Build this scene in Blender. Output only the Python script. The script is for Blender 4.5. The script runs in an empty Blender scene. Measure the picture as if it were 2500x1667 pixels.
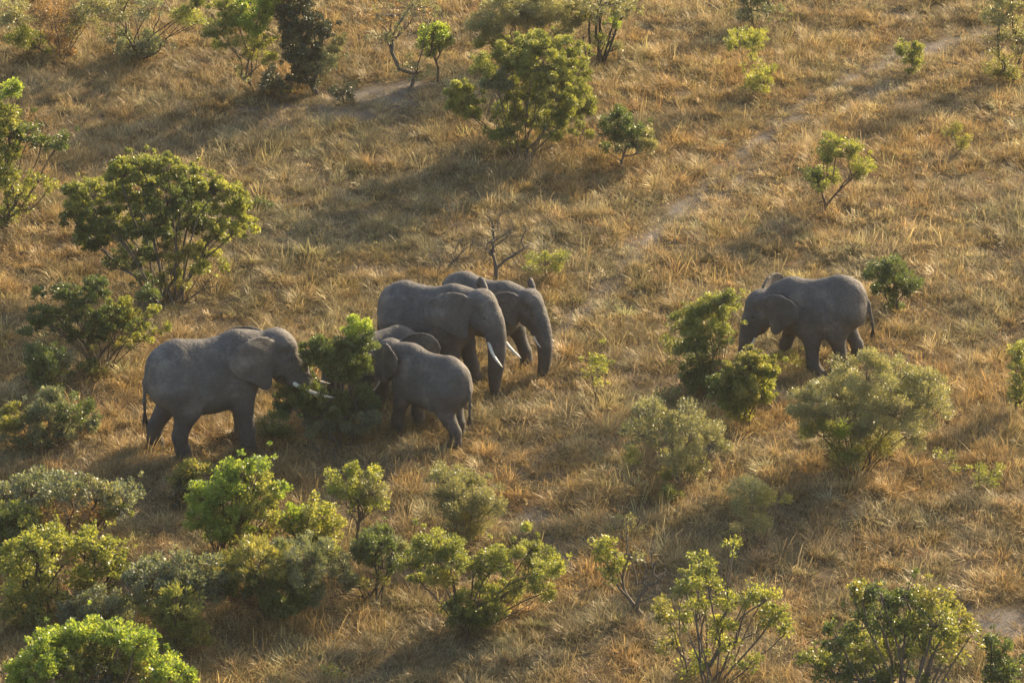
import bpy, math, random
import numpy as np
from mathutils import Vector, Matrix, Quaternion

scene = bpy.context.scene
rad = math.radians

# ------------------------------------------------------------------ camera
CAM_D, CAM_TILT, FRAME_W = 100.0, rad(23.0), 25.0
cam_data = bpy.data.cameras.new("camera")
cam = bpy.data.objects.new("camera", cam_data)
scene.collection.objects.link(cam)
cam.location = (0.0, -CAM_D * math.cos(CAM_TILT), CAM_D * math.sin(CAM_TILT))
cam.rotation_euler = (math.pi / 2 - CAM_TILT, 0.0, 0.0)
cam_data.sensor_width = 36.0
cam_data.lens = 36.0 * CAM_D / FRAME_W
cam_data.clip_start = 1.0
cam_data.clip_end = 20000.0
scene.camera = cam

# ------------------------------------------------------------------ sky, sun, exposure
SUN_ELEV, SUN_AZ = rad(21.0), rad(48.0)      # azimuth measured from +X (picture right) towards +Y (away)
world = bpy.data.worlds.new("World")
scene.world = world
world.use_nodes = True
wn = world.node_tree
for n in list(wn.nodes):
    wn.nodes.remove(n)
sky = wn.nodes.new("ShaderNodeTexSky")
sky.sky_type = 'NISHITA'
sky.sun_disc = False
sky.sun_elevation = SUN_ELEV
sky.sun_rotation = math.pi / 2 - SUN_AZ
sky.dust_density = 2.5
sky.air_density = 1.0
bg = wn.nodes.new("ShaderNodeBackground")
bg.inputs["Strength"].default_value = 0.15
wo = wn.nodes.new("ShaderNodeOutputWorld")
wn.links.new(sky.outputs[0], bg.inputs[0])
wn.links.new(bg.outputs[0], wo.inputs[0])

sun_data = bpy.data.lights.new("sun", 'SUN')
sun_data.energy = 5.0
sun_data.angle = rad(0.55)
sun_data.color = (1.0, 0.80, 0.50)
sun = bpy.data.objects.new("sun", sun_data)
scene.collection.objects.link(sun)
sun_dir = Vector((math.cos(SUN_ELEV) * math.cos(SUN_AZ), math.cos(SUN_ELEV) * math.sin(SUN_AZ), math.sin(SUN_ELEV)))
sun.rotation_euler = sun_dir.to_track_quat('Z', 'Y').to_euler()

vs = scene.view_settings
scene.display_settings.display_device = 'sRGB'
vs.view_transform = 'Standard'
vs.look = 'None'
vs.exposure = 1.2
vs.gamma = 1.0
vs.use_curve_mapping = False
scene.cycles.max_bounces = 4
scene.cycles.use_light_tree = False
scene.cycles.diffuse_bounces = 2
scene.cycles.glossy_bounces = 2
scene.cycles.transmission_bounces = 2
scene.cycles.sample_clamp_indirect = 4.0
scene.render.filter_size = 1.7 if hasattr(scene.render, 'filter_size') else 1.5

# ------------------------------------------------------------------ small tools
def vnoise(x, y, seed=0):
    """value noise in 0..1, numpy, any lattice"""
    xi, yi = np.floor(x).astype(np.int64), np.floor(y).astype(np.int64)
    fx, fy = x - xi, y - yi
    fx = fx * fx * (3 - 2 * fx); fy = fy * fy * (3 - 2 * fy)
    def h(a, b):
        n = (a * 374761393 + b * 668265263 + seed * 974711) & 0x7fffffff
        n = ((n ^ (n >> 13)) * 1274126177) & 0x7fffffff
        n = (n ^ (n >> 16)) & 0xffffff
        return n / float(0xffffff)
    a = h(xi, yi); b = h(xi + 1, yi); c = h(xi, yi + 1); d = h(xi + 1, yi + 1)
    return (a * (1 - fx) + b * fx) * (1 - fy) + (c * (1 - fx) + d * fx) * fy

def fbm(x, y, seed=0, octaves=3):
    s, a, t = 0.0, 1.0, 0.0
    for k in range(octaves):
        s = s + a * vnoise(x * 2 ** k + 17.3 * k, y * 2 ** k - 9.1 * k, seed + k)
        t += a; a *= 0.5
    return s / t

_c, _s = math.cos(CAM_TILT), math.sin(CAM_TILT)
def ray(px, py):
    """direction through a point of the photograph (2500 x 1667)"""
    u = (px - 1250.0) / 2500.0 * FRAME_W / CAM_D
    v = (833.5 - py) / 2500.0 * FRAME_W / CAM_D
    return np.array([u, _c + v * _s, -_s + v * _c])
CAMP = np.array([0.0, -CAM_D * _c, CAM_D * _s])

DIPS = [(7.47, -2.05, 0.7, 0.26)]      # (x, y, radius, depth): hollows under things
def ground_z(x, y):
    x = np.asarray(x, float); y = np.asarray(y, float)
    z = (fbm(x / 9.0, y / 9.0, 5, 2) - 0.5) * 0.4 + (fbm(x / 1.4, y / 1.4, 9, 2) - 0.5) * 0.14
    for (dx, dy, r, dep) in DIPS:
        z = z - dep * np.exp(-((x - dx) ** 2 + (y - dy) ** 2) / (r * r))
    fade = np.clip(1.0 - (np.hypot(x, y) - 60.0) / 60.0, 0.0, 1.0)
    return z * fade

def on_ground(px, py):
    """where the sight line through a photo point meets the ground"""
    d = ray(px, py); z = 0.0
    for _ in range(8):
        t = (z - CAMP[2]) / d[2]
        p = CAMP + d * t
        z = float(ground_z(p[0], p[1]))
    return Vector((p[0], p[1], z))

def at_depth(px, py, Y):
    d = ray(px, py); t = (Y - CAMP[1]) / d[1]
    return Vector(CAMP + d * t)

def m_per_px(Y):
    return (Y - CAMP[1]) / CAM_D / _c * FRAME_W / 2500.0 if False else (((Y - CAMP[1]) * _c + CAMP[2] * _s) / CAM_D) * FRAME_W / 2500.0

def ground_px(x, y, z=0.0):
    """photo pixel of a point (used only to lay out wear and colour patches on the ground)"""
    dx, dy, dz = x - CAMP[0], y - CAMP[1], z - CAMP[2]
    f = dy * _c - dz * _s
    return 1250 + dx / f * CAM_D / FRAME_W * 2500, 833.5 - (dy * _s + dz * _c) / f * CAM_D / FRAME_W * 2500

def mesh_from(name, co, faces, loops_per=None):
    """fast mesh from numpy arrays; faces is (n, k)"""
    me = bpy.data.meshes.new(name)
    co = np.asarray(co, np.float32); faces = np.asarray(faces, np.int32)
    k = faces.shape[1]
    me.vertices.add(len(co)); me.vertices.foreach_set("co", co.ravel())
    me.loops.add(faces.size); me.loops.foreach_set("vertex_index", faces.ravel())
    me.polygons.add(len(faces))
    me.polygons.foreach_set("loop_start", np.arange(0, faces.size, k, dtype=np.int32))
    me.update(calc_edges=True)
    return me

def link(name, me, mat=None, parent=None, smooth=False, coll=None):
    o = bpy.data.objects.new(name, me)
    (coll or scene.collection).objects.link(o)
    if mat is not None and me is not None:
        me.materials.append(mat)
    if parent is not None:
        o.parent = parent
    if smooth and me is not None:
        me.polygons.foreach_set("use_smooth", np.ones(len(me.polygons), bool))
    return o

def tag(o, label=None, cat=None, group=None, kind=None):
    if label: o["label"] = label
    if cat: o["category"] = cat
    if group: o["group"] = group
    if kind: o["kind"] = kind
    return o

def empty(name, loc, rz=0.0):
    o = bpy.data.objects.new(name, None)
    o.empty_display_size = 0.3
    scene.collection.objects.link(o)
    o.location = loc; o.rotation_euler = (0, 0, rz)
    return o

def tubes(segs, sides=5):
    """frusta for a list of (p0, p1, r0, r1) -> verts, quads"""
    p0 = np.array([s[0] for s in segs], float); p1 = np.array([s[1] for s in segs], float)
    r0 = np.array([s[2] for s in segs], float); r1 = np.array([s[3] for s in segs], float)
    d = p1 - p0; L = np.linalg.norm(d, axis=1, keepdims=True) + 1e-9; d = d / L
    up = np.where(np.abs(d[:, 2:3]) > 0.9, np.array([[1.0, 0, 0]]), np.array([[0, 0, 1.0]]))
    a = np.cross(d, up); a /= np.linalg.norm(a, axis=1, keepdims=True)
    b = np.cross(d, a)
    n = len(segs); V = np.zeros((n, sides * 2, 3))
    for k in range(sides):
        an = 2 * math.pi * k / sides
        o = a * math.cos(an) + b * math.sin(an)
        V[:, k] = p0 + o * r0[:, None]
        V[:, sides + k] = p1 + o * r1[:, None] + d * (r1[:, None] * 0.3)
    F = np.zeros((n, sides, 4), np.int32); base = (np.arange(n) * sides * 2)[:, None]
    for k in range(sides):
        k2 = (k + 1) % sides
        F[:, k] = base + np.array([[k, k2, sides + k2, sides + k]])
    return V.reshape(-1, 3), F.reshape(-1, 4)

# ------------------------------------------------------------------ materials
def new_mat(name):
    m = bpy.data.materials.new(name); m.use_nodes = True
    nt = m.node_tree
    for n in list(nt.nodes): nt.nodes.remove(n)
    out = nt.nodes.new("ShaderNodeOutputMaterial")
    return m, nt, out
def N(nt, t, **kw):
    n = nt.nodes.new(t)
    for k, v in kw.items():
        if k.startswith("i_"):
            n.inputs[k[2:].replace("_", " ")].default_value = v
        else:
            setattr(n, k, v)
    return n
def ramp(nt, stops):
    n = nt.nodes.new("ShaderNodeValToRGB"); e = n.color_ramp.elements
    e[0].position, e[0].color = stops[0][0], (*stops[0][1], 1)
    e[1].position, e[1].color = stops[-1][0], (*stops[-1][1], 1)
    for p, c in stops[1:-1]:
        x = e.new(p); x.color = (*c, 1)
    return n

# ------------------------------------------------------------------ ground
# worn places of the slope, laid out from the photograph: (px, py, rx, ry, bareness)
BARE = [(790, 275, 190, 32, 0.72), (900, 235, 120, 28, 0.72), (960, 250, 90, 30, 0.65), (2440, 1530, 110, 45, 0.95), (2330, 1490, 60, 22, 0.5),
        (2250, 135, 110, 16, 0.7), (2120, 185, 90, 14, 0.5), (1990, 235, 80, 16, 0.45), (1930, 300, 80, 22, 0.55), (1850, 350, 60, 18, 0.5), (1780, 400, 60, 16, 0.4),
        (1560, 600, 120, 26, 0.5), (1480, 700, 80, 26, 0.55), (1390, 780, 60, 26, 0.4), (1300, 1250, 60, 30, 0.6), (1370, 1370, 40, 30, 0.7), (1330, 1310, 40, 30, 0.6),
        (460, 760, 120, 20, 0.45), (560, 790, 80, 16, 0.3), (880, 1090, 110, 20, 0.5), (1560, 1500, 100, 24, 0.5), (700, 1590, 120, 24, 0.4), (2180, 40, 50, 12, 0.8),
        (420, 1330, 120, 40, 0.3), (1010, 220, 70, 20, 0.8), (1500, 1590, 100, 40, 0.3)]
# colour drift of the grass, with shaded and sunlit areas painted in: (px, py, rx, ry, kind, amount); kinds: g greenish grey, o orange, p pale straw, d dull brown
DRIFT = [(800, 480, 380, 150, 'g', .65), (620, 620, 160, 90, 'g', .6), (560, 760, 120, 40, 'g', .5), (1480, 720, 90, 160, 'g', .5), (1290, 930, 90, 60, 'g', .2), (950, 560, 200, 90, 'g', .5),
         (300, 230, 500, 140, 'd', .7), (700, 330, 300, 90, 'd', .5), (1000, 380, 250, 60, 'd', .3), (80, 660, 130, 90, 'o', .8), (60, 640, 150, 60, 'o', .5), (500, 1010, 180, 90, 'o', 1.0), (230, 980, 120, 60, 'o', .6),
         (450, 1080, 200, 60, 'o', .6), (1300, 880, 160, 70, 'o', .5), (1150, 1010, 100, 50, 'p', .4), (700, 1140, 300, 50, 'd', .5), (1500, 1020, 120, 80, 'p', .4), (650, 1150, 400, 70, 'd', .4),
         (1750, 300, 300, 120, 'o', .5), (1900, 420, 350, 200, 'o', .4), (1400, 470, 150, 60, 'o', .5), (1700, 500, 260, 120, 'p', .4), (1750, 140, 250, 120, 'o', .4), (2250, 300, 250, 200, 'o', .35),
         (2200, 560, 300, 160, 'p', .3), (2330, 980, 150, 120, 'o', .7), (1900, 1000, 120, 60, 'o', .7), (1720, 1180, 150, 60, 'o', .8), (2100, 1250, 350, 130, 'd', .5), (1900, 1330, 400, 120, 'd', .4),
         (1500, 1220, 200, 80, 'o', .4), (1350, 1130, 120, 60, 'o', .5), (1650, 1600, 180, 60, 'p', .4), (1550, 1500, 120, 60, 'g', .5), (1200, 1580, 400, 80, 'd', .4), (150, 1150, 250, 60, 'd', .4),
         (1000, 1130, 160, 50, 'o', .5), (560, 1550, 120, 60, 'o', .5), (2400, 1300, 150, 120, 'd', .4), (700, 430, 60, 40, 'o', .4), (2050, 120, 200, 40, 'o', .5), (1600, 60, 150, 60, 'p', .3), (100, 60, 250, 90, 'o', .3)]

TRACKS = [([(1330, 860), (1400, 770), (1490, 690), (1570, 600), (1690, 490), (1830, 365), (1960, 260), (2100, 190), (2260, 125), (2420, 75)], 19, 0.60),
          ([(1700, 520), (1880, 390), (2020, 290), (2160, 225), (2300, 190), (2420, 130)], 13, 0.50), ([(1270, 1130), (1310, 1260), (1380, 1380)], 12, 0.5)]
def gauss(px, py, cx, cy, rx, ry):
    return np.exp(-(((px - cx) / rx) ** 2 + ((py - cy) / ry) ** 2))
def track_mask(px, py):
    b = np.zeros_like(px)
    for (pts, wd, a) in TRACKS:
        for (x0, y0), (x1, y1) in zip(pts, pts[1:]):
            t = np.clip(((px - x0) * (x1 - x0) + (py - y0) * (y1 - y0)) / ((x1 - x0) ** 2 + (y1 - y0) ** 2), 0, 1)
            dd = np.hypot((px - x0 - t * (x1 - x0)) * 0.6, py - y0 - t * (y1 - y0))
            b = np.maximum(b, a * np.exp(-(dd / wd) ** 2))
    return b
def bareness(x, y):
    px, py = ground_px(x, y)
    b = np.zeros_like(x)
    for (cx, cy, rx, ry, a) in BARE:
        b = np.maximum(b, a * gauss(px, py, cx, cy, rx, ry))
    b = np.maximum(b, track_mask(px, py))
    n = fbm(x / 1.1 + 31, y / 1.1, 21, 3)
    return np.clip(b * (0.65 + 0.9 * n), 0, 1)

# sheet: fine grid where the camera looks, coarser to the horizon
def axis(c0, c1, step, far):
    a = list(np.arange(c0, c1 + step, step)); s = step
    lo = [a[0]]; hi = [a[-1]]
    while lo[-1] > -far: s *= 1.35; lo.append(lo[-1] - s)
    s = step
    while hi[-1] < far: s *= 1.35; hi.append(hi[-1] + s)
    return np.array(lo[:0:-1] + a + hi[1:])
gx = axis(-21.0, 21.0, 0.2, 6000.0); gy = axis(-26.0, 33.0, 0.2, 6000.0)
GX, GY = np.meshgrid(gx, gy, indexing='ij')
GZ = ground_z(GX, GY)
nx, ny = GX.shape
I = np.arange(nx * ny).reshape(nx, ny)
FQ = np.stack([I[:-1, :-1], I[1:, :-1], I[1:, 1:], I[:-1, 1:]], -1).reshape(-1, 4)
gme = mesh_from("ground", np.stack([GX, GY, GZ], -1).reshape(-1, 3), FQ)
at_b = gme.attributes.new("bare", 'FLOAT', 'POINT')
at_b.data.foreach_set("value", bareness(GX.ravel(), GY.ravel()).astype(np.float32))

def ground_material():
    m, nt, out = new_mat("savanna_soil"); L = nt.links
    tc = N(nt, "ShaderNodeTexCoord")
    n1 = N(nt, "ShaderNodeTexNoise", i_Scale=0.9, i_Detail=8.0, i_Roughness=0.65); L.new(tc.outputs["Object"], n1.inputs["Vector"])
    n2 = N(nt, "ShaderNodeTexNoise", i_Scale=14.0, i_Detail=6.0, i_Roughness=0.7); L.new(tc.outputs["Object"], n2.inputs["Vector"])
    litter = ramp(nt, [(0.30, (0.050, 0.038, 0.026)), (0.50, (0.12, 0.088, 0.052)), (0.70, (0.24, 0.18, 0.11))])
    mx = N(nt, "ShaderNodeMix", data_type='FLOAT'); mx.inputs[0].default_value = 0.55
    L.new(n1.outputs["Fac"], mx.inputs[2]); L.new(n2.outputs["Fac"], mx.inputs[3]); L.new(mx.outputs[0], litter.inputs[0])
    soil = ramp(nt, [(0.3, (0.10, 0.085, 0.070)), (0.55, (0.19, 0.160, 0.130)), (0.75, (0.29, 0.245, 0.200))]); L.new(mx.outputs[0], soil.inputs[0])
    at = N(nt, "ShaderNodeAttribute", attribute_name="bare")
    mr = N(nt, "ShaderNodeMapRange"); mr.inputs["From Min"].default_value = 0.25; mr.inputs["From Max"].default_value = 0.7; L.new(at.outputs["Fac"], mr.inputs["Value"])
    c = N(nt, "ShaderNodeMix", data_type='RGBA'); L.new(mr.outputs[0], c.inputs[0]); L.new(litter.outputs[0], c.inputs[6]); L.new(soil.outputs[0], c.inputs[7])
    b = N(nt, "ShaderNodeBump", i_Strength=0.8, i_Distance=0.06); L.new(n2.outputs["Fac"], b.inputs["Height"])
    p = N(nt, "ShaderNodeBsdfPrincipled", i_Roughness=0.95); p.inputs["Specular IOR Level"].default_value = 0.1
    L.new(c.outputs[2], p.inputs["Base Color"]); L.new(b.outputs[0], p.inputs["Normal"]); L.new(p.outputs[0], out.inputs[0])
    return m
ground = link("ground", gme, ground_material(), smooth=True)
tag(ground, "dry brown sloping ground with worn bare patches and a faint track", kind="structure")

# ------------------------------------------------------------------ dry grass
def grass_material():
    m, nt, out = new_mat("dry_grass"); L = nt.links
    ti = N(nt, "ShaderNodeAttribute", attribute_type='INSTANCER', attribute_name="tint")
    h = N(nt, "ShaderNodeAttribute", attribute_name="tip")
    bv = N(nt, "ShaderNodeAttribute", attribute_name="blade")
    # browner base, sun-bleached tip; root darkened further as painted shade in the gaps
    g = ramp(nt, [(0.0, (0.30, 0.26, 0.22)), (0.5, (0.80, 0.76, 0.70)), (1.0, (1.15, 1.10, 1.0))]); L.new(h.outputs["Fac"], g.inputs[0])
    v = N(nt, "ShaderNodeMapRange"); v.inputs["To Min"].default_value = 0.62; v.inputs["To Max"].default_value = 1.35; L.new(bv.outputs["Fac"], v.inputs["Value"])
    m1 = N(nt, "ShaderNodeMix", data_type='RGBA', blend_type='MULTIPLY'); m1.inputs[0].default_value = 1.0
    L.new(ti.outputs["Color"], m1.inputs[6]); L.new(g.outputs[0], m1.inputs[7])
    m2 = N(nt, "ShaderNodeVectorMath", operation='SCALE'); L.new(m1.outputs[2], m2.inputs[0]); L.new(v.outputs[0], m2.inputs["Scale"])
    d = N(nt, "ShaderNodeBsdfDiffuse"); t = N(nt, "ShaderNodeBsdfTranslucent"); gl = N(nt, "ShaderNodeBsdfGlossy", i_Roughness=0.45)
    L.new(m2.outputs[0], d.inputs[0]); L.new(m2.outputs[0], t.inputs[0]); gl.inputs["Color"].default_value = (0.9, 0.85, 0.75, 1)
    a = N(nt, "ShaderNodeMixShader"); a.inputs[0].default_value = 0.42; L.new(d.outputs[0], a.inputs[1]); L.new(t.outputs[0], a.inputs[2])
    b = N(nt, "ShaderNodeMixShader"); b.inputs[0].default_value = 0.035; L.new(a.outputs[0], b.inputs[1]); L.new(gl.outputs[0], b.inputs[2])
    L.new(b.outputs[0], out.inputs[0])
    return m
GRASS = grass_material()

def blades(rng, n, radius, h0, h1, lean, width, segs=3, flat=0.0, head=False, curl=0.5):
    """a tuft of bent blades -> verts, quads, tip attribute, blade attribute"""
    V, F, T, Bv = [], [], [], []
    for i in range(n):
        a = rng.uniform(0, 2 * math.pi); r = radius * math.sqrt(rng.random())
        p = np.array([r * math.cos(a), r * math.sin(a), -0.03])
        h = rng.uniform(h0, h1)
        oa = a + rng.gauss(0, 0.9); le = abs(rng.gauss(0, lean)) + 0.3 * lean * r / max(radius, 1e-3) + flat
        d = np.array([math.cos(oa) * math.sin(le), math.sin(oa) * math.sin(le), math.cos(le)])
        sd = np.array([-math.sin(oa + rng.gauss(0, .7)), math.cos(oa), 0.0]); sd /= np.linalg.norm(sd)
        w = width * rng.uniform(0.6, 1.3); bend = rng.uniform(0.1, 1.0) * curl; b = rng.random()
        st = len(V)
        for k in range(segs + 1):
            t = k / segs
            ww = w * (1 - t) ** 0.6 * 0.5 + 0.0012
            if head and t > 0.7: ww = w * 1.5 * (1.12 - t)
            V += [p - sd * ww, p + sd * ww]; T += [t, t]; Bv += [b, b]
            d = d + np.array([math.cos(oa) * bend / segs, math.sin(oa) * bend / segs, -bend * 0.55 / segs * (1 + 2 * t)]); d /= np.linalg.norm(d)
            p = p + d * (h / segs)
            if p[2] < 0.01 and k > 0: p[2] = 0.01 + 0.03 * rng.random()
        for k in range(segs):
            o = st + 2 * k; F.append([o, o + 1, o + 3, o + 2])
    return V, F, T, Bv
def tuft_mesh(name, parts):
    V, F, T, B_ = [], [], [], []
    for (v, f, t, b) in parts:
        o = len(V); V += v; F += [[i + o for i in q] for q in f]; T += t; B_ += b
    me = mesh_from(name, V, F)
    me.attributes.new("tip", 'FLOAT', 'POINT').data.foreach_set("value", np.array(T, np.float32))
    me.attributes.new("blade", 'FLOAT', 'POINT').data.foreach_set("value", np.array(B_, np.float32))
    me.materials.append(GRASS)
    return me
def tuft_collection(name, meshes):
    c = bpy.data.collections.new(name)
    for me in meshes:
        c.objects.link(bpy.data.objects.new(me.name, me))
    return c

rg = random.Random(11)
mats_ = [tuft_mesh("short_grass", [blades(rg, 60, 0.24, 0.08, 0.26, 0.95, 0.010, 2, curl=1.3)]) for _ in range(6)]
tuss_ = [tuft_mesh("tussock", [blades(rg, 95, 0.17, 0.20, 0.52, 0.62, 0.010, 3, curl=1.6), blades(rg, 30, 0.26, 0.12, 0.3, 1.0, 0.011, 2, curl=1.2)]) for _ in range(6)]
tall_ = [tuft_mesh("tall_stems", [blades(rg, 8, 0.14, 0.45, 0.95, 0.20, 0.009, 4, head=True, curl=0.4), blades(rg, 18, 0.15, 0.2, 0.5, 0.4, 0.010, 3, curl=0.9)]) for _ in range(5)]
litt_ = [tuft_mesh("fallen_straw", [blades(rg, 14, 0.30, 0.2, 0.55, 0.15, 0.006, 3, flat=1.1, curl=0.5)]) for _ in range(4)]
stalk_ = [tuft_mesh("long_stalk", [blades(rg, 2, 0.10, 0.8, 1.3, 0.5, 0.010, 5, curl=0.9)]) for _ in range(4)]

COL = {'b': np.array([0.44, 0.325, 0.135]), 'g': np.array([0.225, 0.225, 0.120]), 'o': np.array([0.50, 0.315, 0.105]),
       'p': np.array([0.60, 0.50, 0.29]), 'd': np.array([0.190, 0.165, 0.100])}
def tint_at(x, y, rs):
    px, py = ground_px(x, y)
    c = np.tile(COL['b'], (len(x), 1)); w = np.ones(len(x))
    tr = track_mask(px, py); c += 2.6 * tr[:, None] * COL['p']; w += 2.6 * tr
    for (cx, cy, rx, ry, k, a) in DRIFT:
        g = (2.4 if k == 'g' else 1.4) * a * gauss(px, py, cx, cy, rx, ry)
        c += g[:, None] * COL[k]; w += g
    for k, sd, sc in (('g', 41, 2.2), ('o', 43, 1.3), ('p', 47, 0.8), ('g', 53, 0.9), ('d', 59, 1.7), ('o', 61, 0.55)):
        g = np.clip((fbm(x / sc, y / sc, sd, 2) - 0.55) * 7.0, 0, 1.3)
        c += g[:, None] * COL[k]; w += g
    c /= w[:, None]
    c *= rs.lognormal(0, 0.30, len(x))[:, None]
    c *= 1 + rs.normal(0, 0.04, (len(x), 3))
    return np.clip(c, 0.02, 0.75)

def in_view(x, y, margin):
    px, py = ground_px(x, y)
    return (px > -margin) & (px < 2500 + margin) & (py > -margin * 0.5) & (py < 1667 + margin * 0.6)

# trampled spots under the animals' feet
FEET = [tuple(on_ground(*q)[:2]) for q in ((447, 1105), (361, 1078), (614, 1072), (640, 1062), (955, 1070), (1001, 1052), (1127, 1086), (1140, 1075), (1127, 925), (1163, 922), (1184, 897), (1265, 884),
        (1000, 930), (960, 950), (2008, 925), (1909, 862), (2051, 878), (2100, 868), (880, 1010), (1226, 966), (1317, 893), (530, 1090))]
def scatter(name, label, coll, density, keep, size, seed, lean=0.12):
    rs = np.random.RandomState(seed)
    x0, x1, y0, y1 = -21.0, 21.0, -25.5, 32.5
    n = int(density * (x1 - x0) * (y1 - y0))
    x = rs.uniform(x0, x1, n); y = rs.uniform(y0, y1, n)
    k = in_view(x, y, 380)
    x, y = x[k], y[k]
    b = bareness(x, y)
    k = rs.random_sample(len(x)) < keep(x, y, b)
    x, y, b = x[k], y[k], b[k]
    s = size(x, y, b, rs)
    co = np.stack([x, y, ground_z(x, y)], -1)
    me = bpy.data.meshes.new(name)
    me.vertices.add(len(co)); me.vertices.foreach_set("co", co.astype(np.float32).ravel())
    c = tint_at(x, y, rs)
    me.attributes.new("tint", 'FLOAT_COLOR', 'POINT').data.foreach_set("color", np.concatenate([c, np.ones((len(c), 1))], 1).astype(np.float32).ravel())
    rot = np.stack([rs.normal(0, lean, len(x)), rs.normal(0, lean, len(x)), rs.uniform(0, 6.283, len(x))], -1)
    me.attributes.new("turn", 'FLOAT_VECTOR', 'POINT').data.foreach_set("vector", rot.astype(np.float32).ravel())
    me.attributes.new("size", 'FLOAT_VECTOR', 'POINT').data.foreach_set("vector", s.astype(np.float32).ravel())
    me.attributes.new("pick", 'INT', 'POINT').data.foreach_set("value", rs.randint(0, 100, len(x)).astype(np.int32))
    o = link(name, me)
    ng = bpy.data.node_groups.new(name, 'GeometryNodeTree')
    ng.interface.new_socket("Geometry", in_out='INPUT', socket_type='NodeSocketGeometry')
    ng.interface.new_socket("Geometry", in_out='OUTPUT', socket_type='NodeSocketGeometry')
    gi = ng.nodes.new("NodeGroupInput"); go = ng.nodes.new("NodeGroupOutput")
    mp = ng.nodes.new("GeometryNodeMeshToPoints"); ip = ng.nodes.new("GeometryNodeInstanceOnPoints"); ci = ng.nodes.new("GeometryNodeCollectionInfo")
    ci.inputs["Collection"].default_value = coll; ci.inputs["Separate Children"].default_value = True; ci.inputs["Reset Children"].default_value = True
    ip.inputs["Pick Instance"].default_value = True
    def attr(nm, dt):
        a = ng.nodes.new("GeometryNodeInputNamedAttribute"); a.data_type = dt; a.inputs["Name"].default_value = nm
        return next(s_ for s_ in a.outputs if s_.enabled)
    L = ng.links
    L.new(gi.outputs[0], mp.inputs[0]); L.new(mp.outputs[0], ip.inputs["Points"]); L.new(ci.outputs[0], ip.inputs["Instance"])
    L.new(attr("pick", 'INT'), ip.inputs["Instance Index"]); L.new(attr("turn", 'FLOAT_VECTOR'), ip.inputs["Rotation"]); L.new(attr("size", 'FLOAT_VECTOR'), ip.inputs["Scale"])
    L.new(ip.outputs[0], go.inputs[0])
    md = o.modifiers.new("scatter", 'NODES'); md.node_group = ng
    tag(o, label, kind="stuff")
    return o

def clump(x, y): return fbm(x / 0.75 + 5, y / 0.75, 77, 2)
def S3(a, b): return np.stack([a, a, b], -1)
def near_feet(x, y, r=0.5):
    m = np.zeros(len(x), bool)
    for (fx, fy) in FEET: m |= (x - fx) ** 2 + (y - fy) ** 2 < r * r
    return m
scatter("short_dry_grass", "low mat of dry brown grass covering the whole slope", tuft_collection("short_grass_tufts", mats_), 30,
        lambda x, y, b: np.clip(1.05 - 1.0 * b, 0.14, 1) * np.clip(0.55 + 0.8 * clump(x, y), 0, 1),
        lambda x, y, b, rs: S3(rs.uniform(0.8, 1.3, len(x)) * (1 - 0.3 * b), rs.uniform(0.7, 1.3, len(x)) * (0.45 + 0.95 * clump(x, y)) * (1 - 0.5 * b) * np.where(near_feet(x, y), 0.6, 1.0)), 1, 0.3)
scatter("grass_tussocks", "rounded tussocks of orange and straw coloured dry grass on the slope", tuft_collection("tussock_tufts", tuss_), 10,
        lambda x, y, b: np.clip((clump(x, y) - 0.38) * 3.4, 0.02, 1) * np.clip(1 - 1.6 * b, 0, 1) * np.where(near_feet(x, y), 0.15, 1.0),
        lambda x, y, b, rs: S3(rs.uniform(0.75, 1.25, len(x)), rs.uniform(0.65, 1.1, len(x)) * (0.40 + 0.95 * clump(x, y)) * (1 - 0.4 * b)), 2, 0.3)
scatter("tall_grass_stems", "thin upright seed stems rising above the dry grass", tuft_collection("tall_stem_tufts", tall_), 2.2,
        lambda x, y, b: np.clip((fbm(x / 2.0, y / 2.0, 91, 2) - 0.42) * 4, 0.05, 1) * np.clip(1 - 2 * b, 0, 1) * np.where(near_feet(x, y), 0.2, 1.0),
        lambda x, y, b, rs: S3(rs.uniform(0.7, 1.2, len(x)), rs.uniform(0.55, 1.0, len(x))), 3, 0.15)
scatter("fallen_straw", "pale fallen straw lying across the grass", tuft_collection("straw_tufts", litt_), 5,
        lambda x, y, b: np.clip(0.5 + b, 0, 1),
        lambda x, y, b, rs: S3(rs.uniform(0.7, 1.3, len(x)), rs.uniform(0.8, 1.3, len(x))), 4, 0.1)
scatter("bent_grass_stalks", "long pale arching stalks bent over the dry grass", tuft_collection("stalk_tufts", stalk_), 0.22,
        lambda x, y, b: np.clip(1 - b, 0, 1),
        lambda x, y, b, rs: S3(rs.uniform(0.7, 1.1, len(x)), rs.uniform(0.7, 1.1, len(x))), 5, 0.25)

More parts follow.
